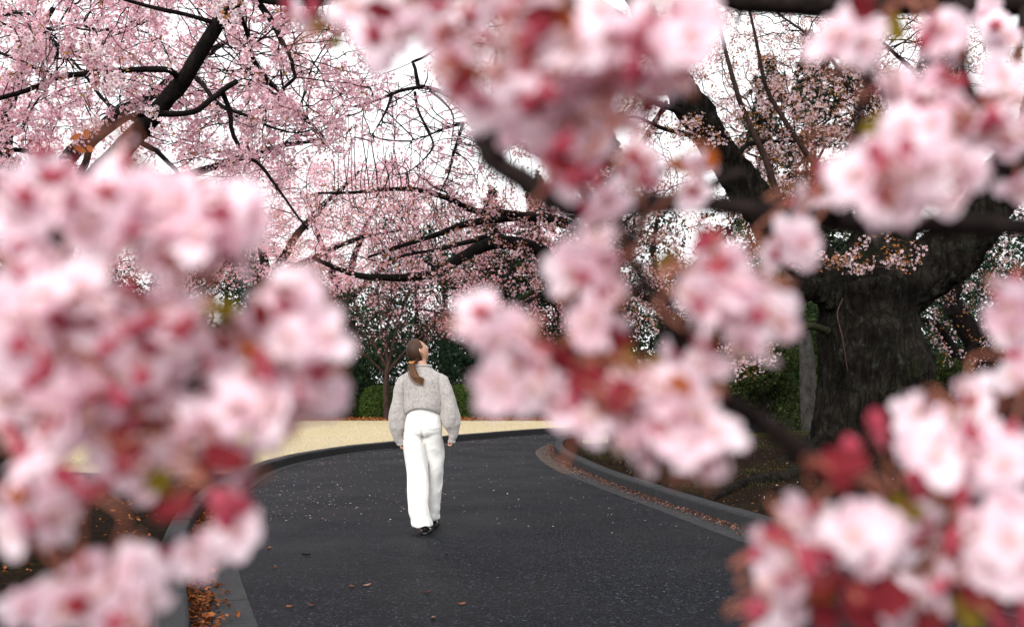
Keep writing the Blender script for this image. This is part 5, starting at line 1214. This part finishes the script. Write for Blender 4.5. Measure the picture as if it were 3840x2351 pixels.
def basis(n):
    n = n.normalized(); r = Vector((random.gauss(0, 1), random.gauss(0, 1), random.gauss(0, 1))); u = n.cross(r).normalized(); w = n.cross(u)
    return Matrix((u, w, n)).transposed()
CAMV = Vector((0, 0, CAM_H))
def fg_branch(label, twigs, flowers, reds=(), skip=.40):
    """twigs: [(pixel path with depth, r0, r1)], flowers: (px,py,depth,scale,mode), reds: (px,py,depth,kind,scale)"""
    base = at(*twigs[0][0][0]); root = tag(empty('blossom_branch', base), label, 'branch', 'blossoming branches close to the camera')
    inv = Matrix.Translation(-base)
    def put(name, me, loc, rot, sc, parent=root):
        o = bpy.data.objects.new(name, me); COL.objects.link(o); o.parent = parent
        if parent is root: o.matrix_parent_inverse = inv
        o.matrix_basis = Matrix.Translation(loc) @ rot.to_4x4() @ Matrix.Scale(sc, 4); return o
    tw = []
    for path, r0, r1 in twigs:
        n = max(12, len(path) * 7); W_ = [at(*p) for p in path]
        def out(p): return p[0] < -20 or p[0] > 3860 or p[1] < -20
        def beyond(a, b):                               # the branch goes on outside the picture, towards its tree
            d = (a - b).normalized(); q = a + d * .7 + Vector((0, -.05, .08)); return [q + d * .9 + Vector((0, -.15, .25)), q]
        k0 = out(path[0]) and (path[0][0] < -300 or path[0][0] > 4050 or path[0][1] < -150)
        if k0: W_ = beyond(W_[0], W_[1]) + W_; r0 = r0 * 1.5; n += 16
        if out(path[-1]) and path[-1][0] > 4200: W_ = W_ + beyond(W_[-1], W_[-2])[::-1]; n += 16
        P = crom(W_, n)
        P += np.array([noise.noise_vector(Vector(p) * 14) for p in P]) * .004
        V, Fc = tube(P, np.interp(np.linspace(0, 1, n), [0, .35, 1], [r0, r0 / (1.5 if k0 else 1) if k0 else r0 + (r1 - r0) * .35, r1]), 10, .22, True, random.random() * 9)
        o = link('twig', mesh_np('twig', V, Fc, True), MATS['twig_near'], root); o.matrix_parent_inverse = inv; tw.append(P)
    TP = np.vstack(tw)
    def stalk(p, dirn, parent_name='pedicel'):
        d = np.linalg.norm(TP - np.array(p), axis=1); h = Vector(TP[int(d.argmin())])
        L = (h - p).length; mid = p - dirn * min(.018, L * .4); 
        if L > .16:   # rather a slim spur than a long flower stalk
            pass
        V, Fc = tube(crom([p, mid, h * .45 + mid * .55 + Vector((0, 0, .006)), h], 9), np.linspace(.0008, .0012, 9), 5)
        o = link(parent_name, mesh_np(parent_name, V, Fc, True), MATS['pedicel'], root); o.matrix_parent_inverse = inv
    def flower(p, nrm, sc):
        B = basis(nrm); fl = put('flower', STA, p, B, sc)
        npet = 5 if random.random() < .7 else 6; a0 = random.random() * 6.28; open_ = random.choice((0, 0, 1, 1, 2, 4, 4, 3))
        for i in range(npet):
            a = a0 + 2 * math.pi * i / npet + random.uniform(-.12, .12)
            pm = PET[open_ if random.random() < .6 else random.choice((0, 1, 2, 4))]
            o = bpy.data.objects.new('petal', pm); COL.objects.link(o); o.parent = fl
            s = random.uniform(.78, 1.15); o.matrix_basis = Matrix.Rotation(a, 4, 'Z') @ Matrix.Rotation(random.uniform(-.45, .35), 4, 'X') @ Matrix.Rotation(random.uniform(-.3, .3), 4, 'Y') @ Matrix.Scale(s, 4)
        if open_ in (0, 1, 4) and random.random() < .10:    # inner petals of half-double flowers
            for i in range(4):
                o = bpy.data.objects.new('petal', PET[3]); COL.objects.link(o); o.parent = fl
                o.matrix_basis = Matrix.Rotation(a0 + .6 + i * 1.57, 4, 'Z') @ Matrix.Rotation(.2, 4, 'X') @ Matrix.Scale(.72, 4)
        o = bpy.data.objects.new('calyx', CAL); COL.objects.link(o); o.parent = fl
        stalk(p - nrm.normalized() * .010 * sc, nrm.normalized())
    for it in flowers:
        px, py, d = it[:3]; sc = it[3] if len(it) > 3 else 1.0; mode = it[4] if len(it) > 4 else random.choice('ffssbb')
        p = at(px, py, d); tc = (CAMV - p).normalized(); rv = Vector((random.gauss(0, 1), random.gauss(0, 1), random.gauss(0, 1)))
        w = {'f': (.8, 1.0), 's': (.2, 1.0), 'b': (-.9, .6)}[mode]
        nrm = tc * w[0] + rv.normalized() * w[1] + Vector((0, 0, -.15 if mode != 'b' else .1))
        flower(p, nrm.normalized(), sc * random.uniform(.66, .80))
    for it in reds:
        if random.random() < skip: continue
        px, py, d, kind = it[:4]; sc = it[4] if len(it) > 4 else 1.0; p = at(px, py, d)
        dirn = Vector((random.gauss(0, 1), random.gauss(0, .5), random.gauss(-.3, .8))).normalized()
        if kind == 'u':
            for q in range(2):
                pp = p + Vector((random.gauss(0, .005), random.gauss(0, .005), random.gauss(0, .005))) * sc; dd = (dirn + Vector((random.gauss(0, .6), random.gauss(0, .6), random.gauss(0, .6)))).normalized(); B = basis(dd)
                b = put('bud', BUD, pp, B, sc * .55); o = bpy.data.objects.new('calyx', CAL); COL.objects.link(o); o.parent = b
                stalk(pp - dd * .010, dd)
        else:
            for q in range(2):
                tc = (CAMV - p).normalized(); y = (dirn + Vector((random.gauss(0, .7), random.gauss(0, .3), random.gauss(0, .7)))).normalized(); zz_ = (tc - y * tc.dot(y)).normalized(); zz_ = (zz_ + Vector((random.gauss(0, .3),) * 3)).normalized()
                x = y.cross(zz_).normalized(); zz_ = x.cross(y); B = Matrix((x, y, zz_)).transposed()
                put('leaf', LF[kind], p - y * .010 * sc, B, sc * .50)
            stalk(p, dirn)
    return root

# left mass
fl = [(60, 690, .50), (170, 660, .52), (300, 690, .50), (470, 640, .46, 1, 'f'), (480, 585, .50, .9, 's'), (620, 740, .46), (760, 730, .48), (880, 740, .47), (945, 800, .46, 1, 'f'), (60, 800, .46), (180, 800, .48), (330, 800, .47), (430, 780, .46),
      (560, 830, .47), (700, 850, .46), (820, 880, .46), (920, 880, .5), (80, 920, .5), (150, 1000, .48), (420, 900, .5), (640, 960, .5), (780, 960, .5), (60, 1060, .47), (880, 960, .5),
      (318, 1090, .44, 1, 'f'), (470, 1090, .45, 1, 'f'), (560, 1120, .47), (80, 1170, .44, 1, 'f'), (190, 1170, .43, 1, 'f'), (60, 1290, .44), (400, 1160, .46), (640, 1150, .5), (200, 1290, .5), (330, 1290, .52),
      (520, 1350, .43, 1, 'f'), (430, 1400, .45), (610, 1330, .45), (690, 1284, .46), (700, 1190, .5), (795, 1380, .46), (930, 1440, .45), (1113, 1090, .45, 1.05, 'f'), (1150, 1130, .48), (1090, 1270, .44, 1, 'f'), (1225, 1285, .45, 1, 'f'), (1190, 1230, .47), (1010, 1190, .5, 1, 's'),
      (900, 1240, .5), (830, 1290, .5), (1080, 1380, .47), (1185, 1400, .46), (1130, 1510, .44, 1, 'f'), (1215, 1480, .5), (900, 1540, .44, 1, 'f'), (1000, 1560, .46), (780, 1480, .5), (40, 1490, .44), (150, 1480, .46), (265, 1520, .44, 1, 'f'), (360, 1470, .45), (560, 1480, .47), (650, 1430, .5),
      (100, 1700, .41, 1.1, 'f'), (190, 1640, .44), (40, 1600, .46), (360, 1590, .46), (480, 1580, .47), (590, 1600, .5), (450, 1745, .46), (540, 1780, .47), (690, 1640, .5), (770, 1745, .47), (800, 1600, .48), (950, 1660, .46), (890, 1720, .48), (900, 1820, .48, 1, 's'), (660, 1700, .5),
      (80, 1970, .41, 1.1, 'f'), (190, 1950, .43, 1.05, 'f'), (60, 1850, .46), (230, 1830, .46), (895, 2000, .46, .9, 'f'), (830, 2030, .48), (730, 2070, .48, .85, 'f'), (640, 2080, .5, .9), (520, 2130, .46), (450, 2180, .46), (310, 2130, .46, 1, 's'), (220, 2270, .44), (340, 2260, .45), (500, 2260, .44, 1, 'f'), (520, 2200, .48), (120, 2290, .46), (420, 2330, .42)]
rd = [(212, 645, .44, 'u'), (583, 690, .43, 'u', .8),  (710, 860, .43, 'u', .8),  (345, 1195, .42, 'r', .9), (410, 1185, .42, 'u'), (461, 1265, .42, 'u'), (562, 1275, .42, 'u'), (625, 1225, .42, 'u', .8), (160, 1384, .42, 'u'), (466, 1475, .42, 'u', 1.1), (990, 1270, .42, 'u', 1.1), (985, 1200, .44, 'r'), (985, 1330, .43, 'u'),
      (1071, 1448, .42, 'b', .9), (827, 1160, .43, 'o', 1.0), (850, 1200, .44, 'o', .9), (340, 1337, .43, 'o', 1.0), (250, 1284, .43, 'b', .8), (930, 1300, .44, 'b', .7), (810, 1010, .46, 'b', .7), (780, 930, .45, 'u', .8), (265, 960, .52, 'b', .7), (1000, 1120, .5, 'r', .8),
      (307, 1740, .42, 'r', 1.1), (310, 1800, .42, 'u', 1.2), (440, 1650, .42, 'r', 1.0), (490, 1690, .42, 'r', .9), (860, 1720, .43, 'r', 1.3), (870, 1800, .43, 'r', 1.2), (690, 1830, .41, 'u', 1.5), (740, 1860, .41, 'r', 1.3), (800, 1900, .41, 'u', 1.5), (850, 1900, .42, 'u', 1.3), (742, 1990, .42, 'r', 1.2), (640, 1900, .42, 'r', 1.2), (560, 1930, .43, 'u', 1.3), (590, 2010, .42, 'b', 1.1), (520, 1860, .44, 'o', 1.0), (600, 1790, .44, 'o', .9), (875, 1670, .46, 'b', .9), (318, 2304, .40, 'u', 1.3), (300, 2280, .41, 'r', 1.0), (580, 2310, .44, 'r', 1.1), (680, 1900, .43, 'u', 1.4), (60, 1865, .44, 'b', .8)]
for _i in range(30):
    _x, _y = random.uniform(60, 1120), random.uniform(1020, 1640)
    if abs(_x - 640) < 130 and abs(_y - 1080) < 120 or (abs(_x - 860) < 110 and _y < 1230): continue
    fl.append((_x, _y, random.uniform(.43, .50), random.uniform(.9, 1.1)))
for _x, _y in ((90, 740), (240, 750), (400, 720), (540, 730), (690, 760), (830, 800), (300, 870), (480, 860), (620, 890), (740, 900)): fl.append((_x, _y, random.uniform(.42, .46), 1.0))
fg_branch('big mass of blurred pink blossom close to the camera, filling the left third', [
    ([(-500, 1000, .56), (-100, 950, .54), (200, 900, .52), (420, 940, .52), (640, 880, .51), (860, 830, .5), (980, 790, .5)], .0055, .0018), ([(-500, 1250, .55), (0, 1240, .52), (330, 1230, .5), (620, 1260, .5), (900, 1220, .5), (1150, 1180, .5), (1280, 1250, .49)], .0055, .0018),
    ([(330, 1230, .5), (420, 1340, .5), (600, 1430, .5), (850, 1440, .5), (1080, 1450, .49), (1180, 1470, .49)], .004, .0016), ([(-500, 1600, .54), (0, 1580, .5), (300, 1620, .49), (560, 1680, .49), (740, 1780, .48), (860, 1880, .48), (880, 1990, .48)], .0055, .0018),
    ([(-400, 2150, .54), (0, 2080, .5), (200, 2080, .48), (420, 2080, .48), (600, 2040, .48), (740, 2030, .48)], .0050, .0016), ([(640, 880, .51), (760, 960, .51), (800, 1080, .5), (830, 1180, .5)], .003, .0014), ([(560, 1680, .49), (500, 1500, .5), (480, 1400, .5)], .003, .0014), ([(200, 2080, .48), (280, 2220, .46), (400, 2300, .45)], .003, .0014)], fl, rd, .55)
# top middle mass
fl = [(1130, 60, .62, .9), (1320, 60, .52), (1400, 130, .50), (1500, 80, .5), (1450, 180, .52), (1600, 60, .48, 1, 'f'), (1650, 130, .46, 1, 'f'), (1700, 230, .46, 1, 's'), (1760, 60, .5), (1720, 330, .48), (1800, 370, .46, 1, 'f'), (1830, 150, .46), (1900, 60, .44, 1, 'f'), (1960, 180, .43), (1970, 270, .42, 1, 'f'), (1880, 300, .45), (1900, 400, .46), (2020, 60, .46),
      (2150, 180, .41, 1.05, 'f'), (2080, 130, .44), (2250, 60, .43, 1, 'f'), (2240, 200, .43), (2330, 120, .43, 1, 'f'), (2350, 260, .43), (2440, 80, .43), (2540, 60, .43, 1, 'f'), (2600, 160, .42, 1, 'f'), (2500, 190, .43), (2560, 270, .45), (2450, 300, .45), (2620, 60, .45), (2270, 340, .44), (2150, 330, .44), (2050, 330, .44), (2000, 400, .45), (2180, 440, .45), (2080, 460, .45, 1, 's'), (2290, 430, .45), (1980, 480, .47), (2130, 540, .46), (2060, 580, .46), (2200, 520, .47), (2080, 670, .47), (2170, 660, .48), (2230, 610, .48)]
rd = [(1410, 40, .46, 'r', 1.0), (1400, 110, .47, 'u'), (1500, 110, .46, 'r', .9), (1370, 90, .48, 'r'), (1640, 30, .44, 'u'), (1680, 220, .43, 'u', .9), (1757, 290, .43, 'r', .8), (1740, 280, .44, 'o', .7), (1730, 350, .44, 'u', .7), (2000, 70, .40, 'u', 1.3), (2060, 60, .40, 'r', 1.2), (2110, 70, .40, 'b', 1.1), (2050, 120, .41, 'u', 1.3), (2059, 318, .41, 'u', 1.0), (2250, 240, .41, 'r', 1.0), (2320, 210, .41, 'u', 1.0), (2460, 20, .41, 'r', 1.2), (2340, 105, .42, 'o', .7), (1947, 445, .42, 'u', .8), (2101, 557, .43, 'u', 1), (2105, 620, .43, 'r', .9), (2197, 625, .43, 'u', .9), (1193, 100, .6, 'o', .9), (1110, 60, .58, 'u', 1.0), (2313, 504, .5, 'b', 1.0), (1250, 160, .62, 'o', .7), (2400, 230, .42, 'u', .9), (2210, 650, .45, 'o', .8), (2420, 400, .44, 'r', .8)]
fg_branch('blurred pink blossom branch hanging down from the top middle, close to the camera', [
    ([(2100, -600, .55), (2080, -250, .5), (2100, 0, .48), (2110, 200, .47), (2080, 420, .48), (2120, 620, .49), (2150, 720, .5)], .0055, .0016), ([(2080, -250, .5), (1850, -80, .5), (1680, 120, .5), (1720, 280, .5), (1830, 380, .49)], .004, .0015),
    ([(2100, 0, .48), (2300, 80, .46), (2450, 180, .46), (2540, 220, .46)], .004, .0015), ([(1850, -80, .5), (1600, -20, .52), (1400, 60, .54), (1220, 60, .62), (1080, 50, .64)], .004, .0014), ([(2110, 200, .47), (1980, 300, .48), (1900, 360, .48)], .003, .0014)], fl, rd)
# upper right branch
fl = [(3166, 140, .50, 1.15, 'f'), (3120, 180, .52), (3220, 170, .52), (3547, 110, .55, 1.1, 'f'), (3510, 170, .57), (3590, 160, .57), (3733, 95, .80, 1.15, 'b'), (3700, 60, .85), (3770, 130, .85), (3745, 150, .82), (3320, 310, .55, 1, 's'), (3390, 360, .55, 1, 's'), (3500, 290, .56, 1, 's'), (3521, 340, .55), (3460, 400, .53), (3400, 480, .5), (3500, 470, .5, 1, 'f'), (3570, 420, .54, 1, 's'), (3760, 290, .55), (3800, 360, .53), (3700, 370, .58), (3720, 440, .55), (3640, 490, .52),
      (3229, 660, .48, 1, 'f'), (3180, 690, .50), (3330, 600, .46, 1, 'b'), (3400, 660, .46, 1, 'f'), (3480, 620, .46), (3560, 590, .48), (3620, 640, .50), (3320, 740, .47), (3420, 760, .47, 1, 's'), (3290, 790, .5), (3520, 720, .48), (3820, 700, .55), (3790, 540, .55), (3830, 480, .52), (2990, 760, .62, 1, 'f'), (3060, 740, .64), (2940, 900, .6, 1, 's'), (3000, 920, .58, 1, 'f'), (2910, 950, .62)]
rd = [(3219, 25, .48, 'r', 1.2), (3190, 60, .5, 'u', 1.0), (3300, 20, .52, 'b', 1.0), (3473, 106, .5, 'u', .9), (3360, 110, .6, 'o', 1.1), (3192, 430, .52, 'r', 1.1), (3160, 400, .54, 'b', 1.0), (3230, 450, .54, 'u', 1.1), (3300, 470, .54, 'o', 1.2), (3054, 615, .56, 'r', 1.1), (3080, 660, .56, 'u', 1.1), (3080, 510, .58, 'b', 1.0), (3325, 578, .43, 'u', 1), (3606, 334, .5, 'u', .9), (3733, 467, .5, 'u', 1.0), (3820, 400, .5, 'u'), (3440, 370, .52, 'u', .7), (3610, 520, .5, 'u', .8), (3640, 400, .54, 'o', .8), (2990, 880, .56, 'u', .8), (3380, 420, .54, 'u', .9), (3830, 520, .5, 'o')]
fg_branch('blurred pale pink blossom branch at the upper right, in front of the old trunk', [
    ([(4300, 880, .68), (3840, 850, .66), (3420, 850, .65), (3120, 830, .66), (2880, 800, .68), (2600, 760, .70), (2350, 770, .70)], .0078, .0066), ([(2600, 760, .70), (2350, 770, .70), (2200, 790, .69), (2080, 760, .68), (1960, 680, .68), (1870, 620, .68), (1830, 560, .68), (1800, 520, .69)], .0072, .0075), ([(4100, 700, .60), (3760, 560, .58), (3650, 350, .58), (3600, 180, .58), (3620, -100, .6)], .0065, .0040), ([(3120, 830, .66), (3180, 640, .6), (3230, 430, .58), (3270, 200, .57), (3280, 0, .57)], .005, .0026), ([(3180, 640, .6), (3380, 560, .55), (3540, 530, .55), (3760, 560, .58)], .004, .002),
    ([(2600, 760, .7), (2680, 700, .69), (2800, 650, .69)], .0055, .0025), ([(1870, 620, .68), (1890, 560, .67), (1850, 490, .67), (1800, 470, .67)], .0045, .003)], fl, rd)
# dark bough along the top edge, its blossoms beyond the frame
fg_branch('thick dark out-of-focus bough along the top right edge', [
    ([(2600, -200, 1.35), (2750, -20, 1.3), (2900, 12, 1.28), (3080, 22, 1.26), (3300, 10, 1.25), (3600, 12, 1.24), (3900, -10, 1.22), (4300, -150, 1.2)], .016, .018), ([(2770, -10, 1.3), (2775, 40, 1.3), (2760, 90, 1.3)], .004, .002), ([(3840, 0, 1.22), (3820, 160, 1.2), (3790, 330, 1.2)], .007, .004)], [(2650, -80, 1.25), (3500, -60, 1.2), (4000, 120, 1.15)], [(3050, -60, 1.2, 'u')])
# middle branch
fl = [(2207, 800, .50, 1.1, 'f'), (2270, 740, .52, 1, 'f'), (2250, 930, .48, 1, 'f'), (2190, 1030, .49, 1, 's'), (2280, 980, .5), (2140, 1010, .52), (2380, 590, .56, 1, 'b'), (2440, 650, .56), (2340, 640, .6), (2620, 610, .62, 1, 's'), (2600, 720, .62, 1, 's'),
      (1800, 1170, .48, 1, 's'), (1830, 1270, .46, 1.05, 'f'), (1790, 1230, .5), (1940, 1250, .48, 1, 's'), (1960, 1330, .48), (1880, 1430, .46, 1, 'f'), (1960, 1470, .47, 1, 'f'), (2010, 1400, .48), (2050, 1460, .5), (1900, 1350, .5), (2234, 1180, .48, 1.05, 'f'), (2250, 1120, .5), (2290, 1230, .52), (2200, 1230, .5), (2260, 1050, .52),
      (2610, 1090, .48, 1, 's'), (2700, 1080, .45, 1.05, 'f'), (2790, 1060, .46, 1, 'f'), (2850, 1110, .47), (2640, 1160, .46), (2740, 1180, .46, 1, 'f'), (2830, 1180, .46), (2900, 1180, .5, 1, 's'), (2800, 1290, .47, 1, 's'), (2690, 980, .5), (2760, 970, .5), (2650, 1380, .50, 1, 's'), (2660, 1340, .52), (2530, 1330, .55, 1, 's'), 
      (2400, 1450, .47), (2480, 1490, .46), (2560, 1470, .46), (2620, 1520, .46), (2560, 1560, .45, 1.05, 'f'), (2300, 1480, .48), (2250, 1510, .48, 1, 's'), (2154, 1500, .48), (2120, 1530, .47), (2185, 1590, .46, 1, 'f'), (2240, 1550, .5), (2370, 1590, .47), (2360, 1660, .46, .9), (2440, 1610, .46), (2440, 1730, .48, .7, 's'), (2540, 1630, .46), (2590, 1690, .45, 1.0, 'f'), (2690, 1640, .45, 1.0, 'f'), (2640, 1720, .46, .9), (2500, 1670, .48, .9)]
rd = [(2356, 860, .50, 'r', 1.1), (2350, 910, .5, 'u'), (2340, 1060, .47, 'r', 1.4), (2360, 1110, .47, 'u', 1.4), (2300, 1040, .48, 'r', 1.2), (2390, 1080, .48, 'r', 1.2), (2330, 1190, .5, 'u', 1.0), (2110, 1215, .47, 'r', 1.1), (2150, 1200, .47, 'u', 1.1), (2050, 1240, .48, 'r', 1.0), (2181, 1420, .46, 'r', 1.2), (2190, 1480, .46, 'u', 1.1), (2100, 1340, .47, 'r', 1.1), (2060, 1360, .48, 'u', .9), (2070, 1195, .5, 'o', 1.0), (2472, 920, .56, 'o', 1.1), (2500, 970, .56, 'o', .9), (2560, 930, .56, 'b', 1.0), (2640, 950, .47, 'u', 1.2), (2680, 1010, .43, 'r', 1.0), (2660, 890, .5, 'r', 1.0), (2430, 1395, .5, 'o', 1.0), (2350, 1340, .5, 'o', 1.0), (2330, 1360, .52, 'b', .9), (2320, 1290, .5, 'r', 1.1), (2560, 1450, .44, 'b', .8), (2330, 1500, .45, 'r', 1.0), (2310, 1580, .46, 'u', 1.0), (2400, 1530, .46, 'r', .8), (2080, 1040, .55, 'o', .9), (2320, 850, .55, 'r', .9), (2660, 1280, .48, 'u', .8), (2490, 1250, .54, 'o', .8), (2560, 1560, .5, 'u', .7), (2670, 610, .6, 'b', .9), (2450, 670, .53, 'u', .8), (2550, 630, .62, 'b', .7)]
fg_branch('blurred blossom branch with red buds crossing the middle, right of the woman', [
    ([(3700, 2050, .62), (3350, 1880, .59), (3060, 1730, .58), (2900, 1620, .57), (2760, 1520, .56), (2640, 1440, .55), (2560, 1300, .55), (2500, 1180, .55), (2420, 1080, .54), (2350, 940, .54), (2320, 820, .55)], .0080, .0028), ([(2640, 1440, .55), (2480, 1400, .53), (2330, 1380, .52), (2180, 1350, .51), (2030, 1310, .51), (1900, 1300, .51)], .0035, .0015), ([(2420, 1080, .54), (2300, 1130, .53), (2140, 1190, .52)], .0028, .0014),
    ([(2560, 1300, .55), (2600, 1180, .53), (2660, 1060, .52), (2700, 950, .52)], .0035, .0016), ([(2640, 1440, .55), (2600, 1560, .53), (2560, 1640, .52), (2480, 1680, .52)], .0035, .0015), ([(2480, 1400, .53), (2380, 1500, .52), (2260, 1560, .52)], .0028, .0014), ([(2560, 1300, .55), (2640, 1240, .54), (2760, 1210, .53)], .003, .0014), ([(2350, 940, .54), (2420, 760, .58), (2500, 640, .62), (2600, 620, .64)], .003, .0015)], fl, rd)
# lower right branch
fl = [(3468, 1560, .50, 1, 'f'), (3400, 1570, .54, 1, 's'), (3540, 1600, .5), (3640, 1510, .52, 1, 's'), (3660, 1460, .54, .9, 's'), (3494, 1640, .47, 1.05, 'f'), (3490, 1730, .46, 1.05, 'f'), (3580, 1700, .48), (3440, 1690, .5), (3620, 1620, .5, 1, 's'), (3706, 1650, .5), (3790, 1620, .48), (3786, 1740, .46, 1, 'f'), (3700, 1740, .48), (3640, 1780, .5), (3820, 1680, .5),
      (3020, 1930, .48, 1.05, 'f'), (3080, 1990, .5), (3176, 2010, .44, 1.15, 'f'), (3240, 1960, .46), (3120, 2080, .46), (3250, 2080, .46), (2850, 2070, .50, 1, 's'), (2920, 2090, .5), (2911, 2180, .46, 1.05, 'f'), (2980, 2150, .48), (2880, 2220, .48), (3473, 1964, .5, 1, 's'), (3450, 2030, .54, 1, 's'), (3786, 1900, .44, 1.1, 'f'), (3770, 2010, .43, 1.1, 'f'), (3830, 1960, .45), (3700, 2020, .46), (3733, 2110, .45), (3640, 2130, .47), (3494, 2210, .46, 1, 'f'), (3560, 2170, .48), (3420, 2240, .5), (3820, 2130, .45), (3350, 2050, .58, 1, 's'), (2930, 2310, .5, 1, 's'), (3380, 2310, .52, 1, 's'),
      (3760, 1140, .56, 1, 'f'), (3800, 1060, .58), (3786, 1230, .56, 1, 's'), (3830, 1170, .56), (3830, 1330, .55, 1, 's'), (3820, 1420, .55, 1, 's')]
rd = [(3176, 1730, .46, 'r', 1.4), (3140, 1780, .46, 'r', 1.3), (3200, 1690, .47, 'u', 1.3), (3150, 1850, .47, 'u', 1.4), (3130, 1880, .47, 'r', 1.2), (3468, 1800, .46, 'r', 1.1), (3430, 1790, .47, 'u', 1.0), (3600, 1990, .45, 'r', 1.3), (3590, 2050, .46, 'u', 1.2), (3086, 2130, .44, 'u', 1.2), (2990, 2050, .45, 'u', .9), (3110, 2180, .45, 'r', 1.1), (2842, 2290, .46, 'r', 1.3), (2850, 2330, .46, 'u', 1.3), (3220, 2220, .45, 'r', 1.3), (3340, 2260, .46, 'r', 1.3), (3370, 2290, .46, 'u', 1.2), (3325, 1740, .48, 'o', 1.2), (3378, 1920, .5, 'o', 1.2), (3480, 1860, .5, 'o', 1.2), (3530, 1850, .5, 'b', 1.1), (2996, 2290, .48, 'o', 1.1), (3090, 2230, .48, 'b', 1.0), (3680, 1850, .47, 'u', 1.2), (3650, 1870, .47, 'r', 1.1), (3530, 2120, .47, 'u', 1.0), (3660, 2220, .46, 'r', 1.3), (3750, 2290, .46, 'r', 1.3), (3820, 2330, .46, 'u', 1.3), (3400, 1970, .52, 'o', 1.0), (3440, 2120, .52, 'o', .9), (3830, 2250, .46, 'r', 1.2), (3640, 2310, .47, 'o', 1.1), (3490, 1625, .43, 'u', .8), (3620, 1640, .46, 'u', .7), (3190, 2065, .40, 'u', .8), (3100, 2310, .48, 'r', 1.4), (3250, 2320, .48, 'r', 1.4), (3480, 2330, .48, 'r', 1.3), (3580, 2270, .48, 'r', 1.2)]
fg_branch('blurred blossom branch with dark red buds in the lower right corner', [
    ([(4300, 2500, .56), (3950, 2330, .53), (3700, 2240, .52), (3480, 2180, .51), (3300, 2180, .51), (3100, 2200, .51), (2950, 2250, .51)], .0070, .0020), ([(4300, 1950, .56), (3900, 1850, .53), (3680, 1830, .52), (3500, 1810, .52), (3330, 1800, .52), (3180, 1800, .52)], .0060, .0020), ([(3680, 1830, .52), (3600, 1960, .52), (3560, 2080, .52), (3480, 2180, .51)], .0040, .002), ([(3300, 2180, .51), (3180, 2080, .51), (3050, 2030, .51), (2930, 2080, .51)], .0030, .0014), ([(3180, 1800, .52), (3140, 1900, .52), (3120, 1960, .52)], .0025, .0014), ([(3680, 1830, .52), (3600, 1700, .53), (3620, 1560, .55)], .003, .0014), ([(4200, 1300, .6), (3950, 1230, .59), (3840, 1180, .58), (3780, 1120, .58)], .0045, .0018)], fl, rd)
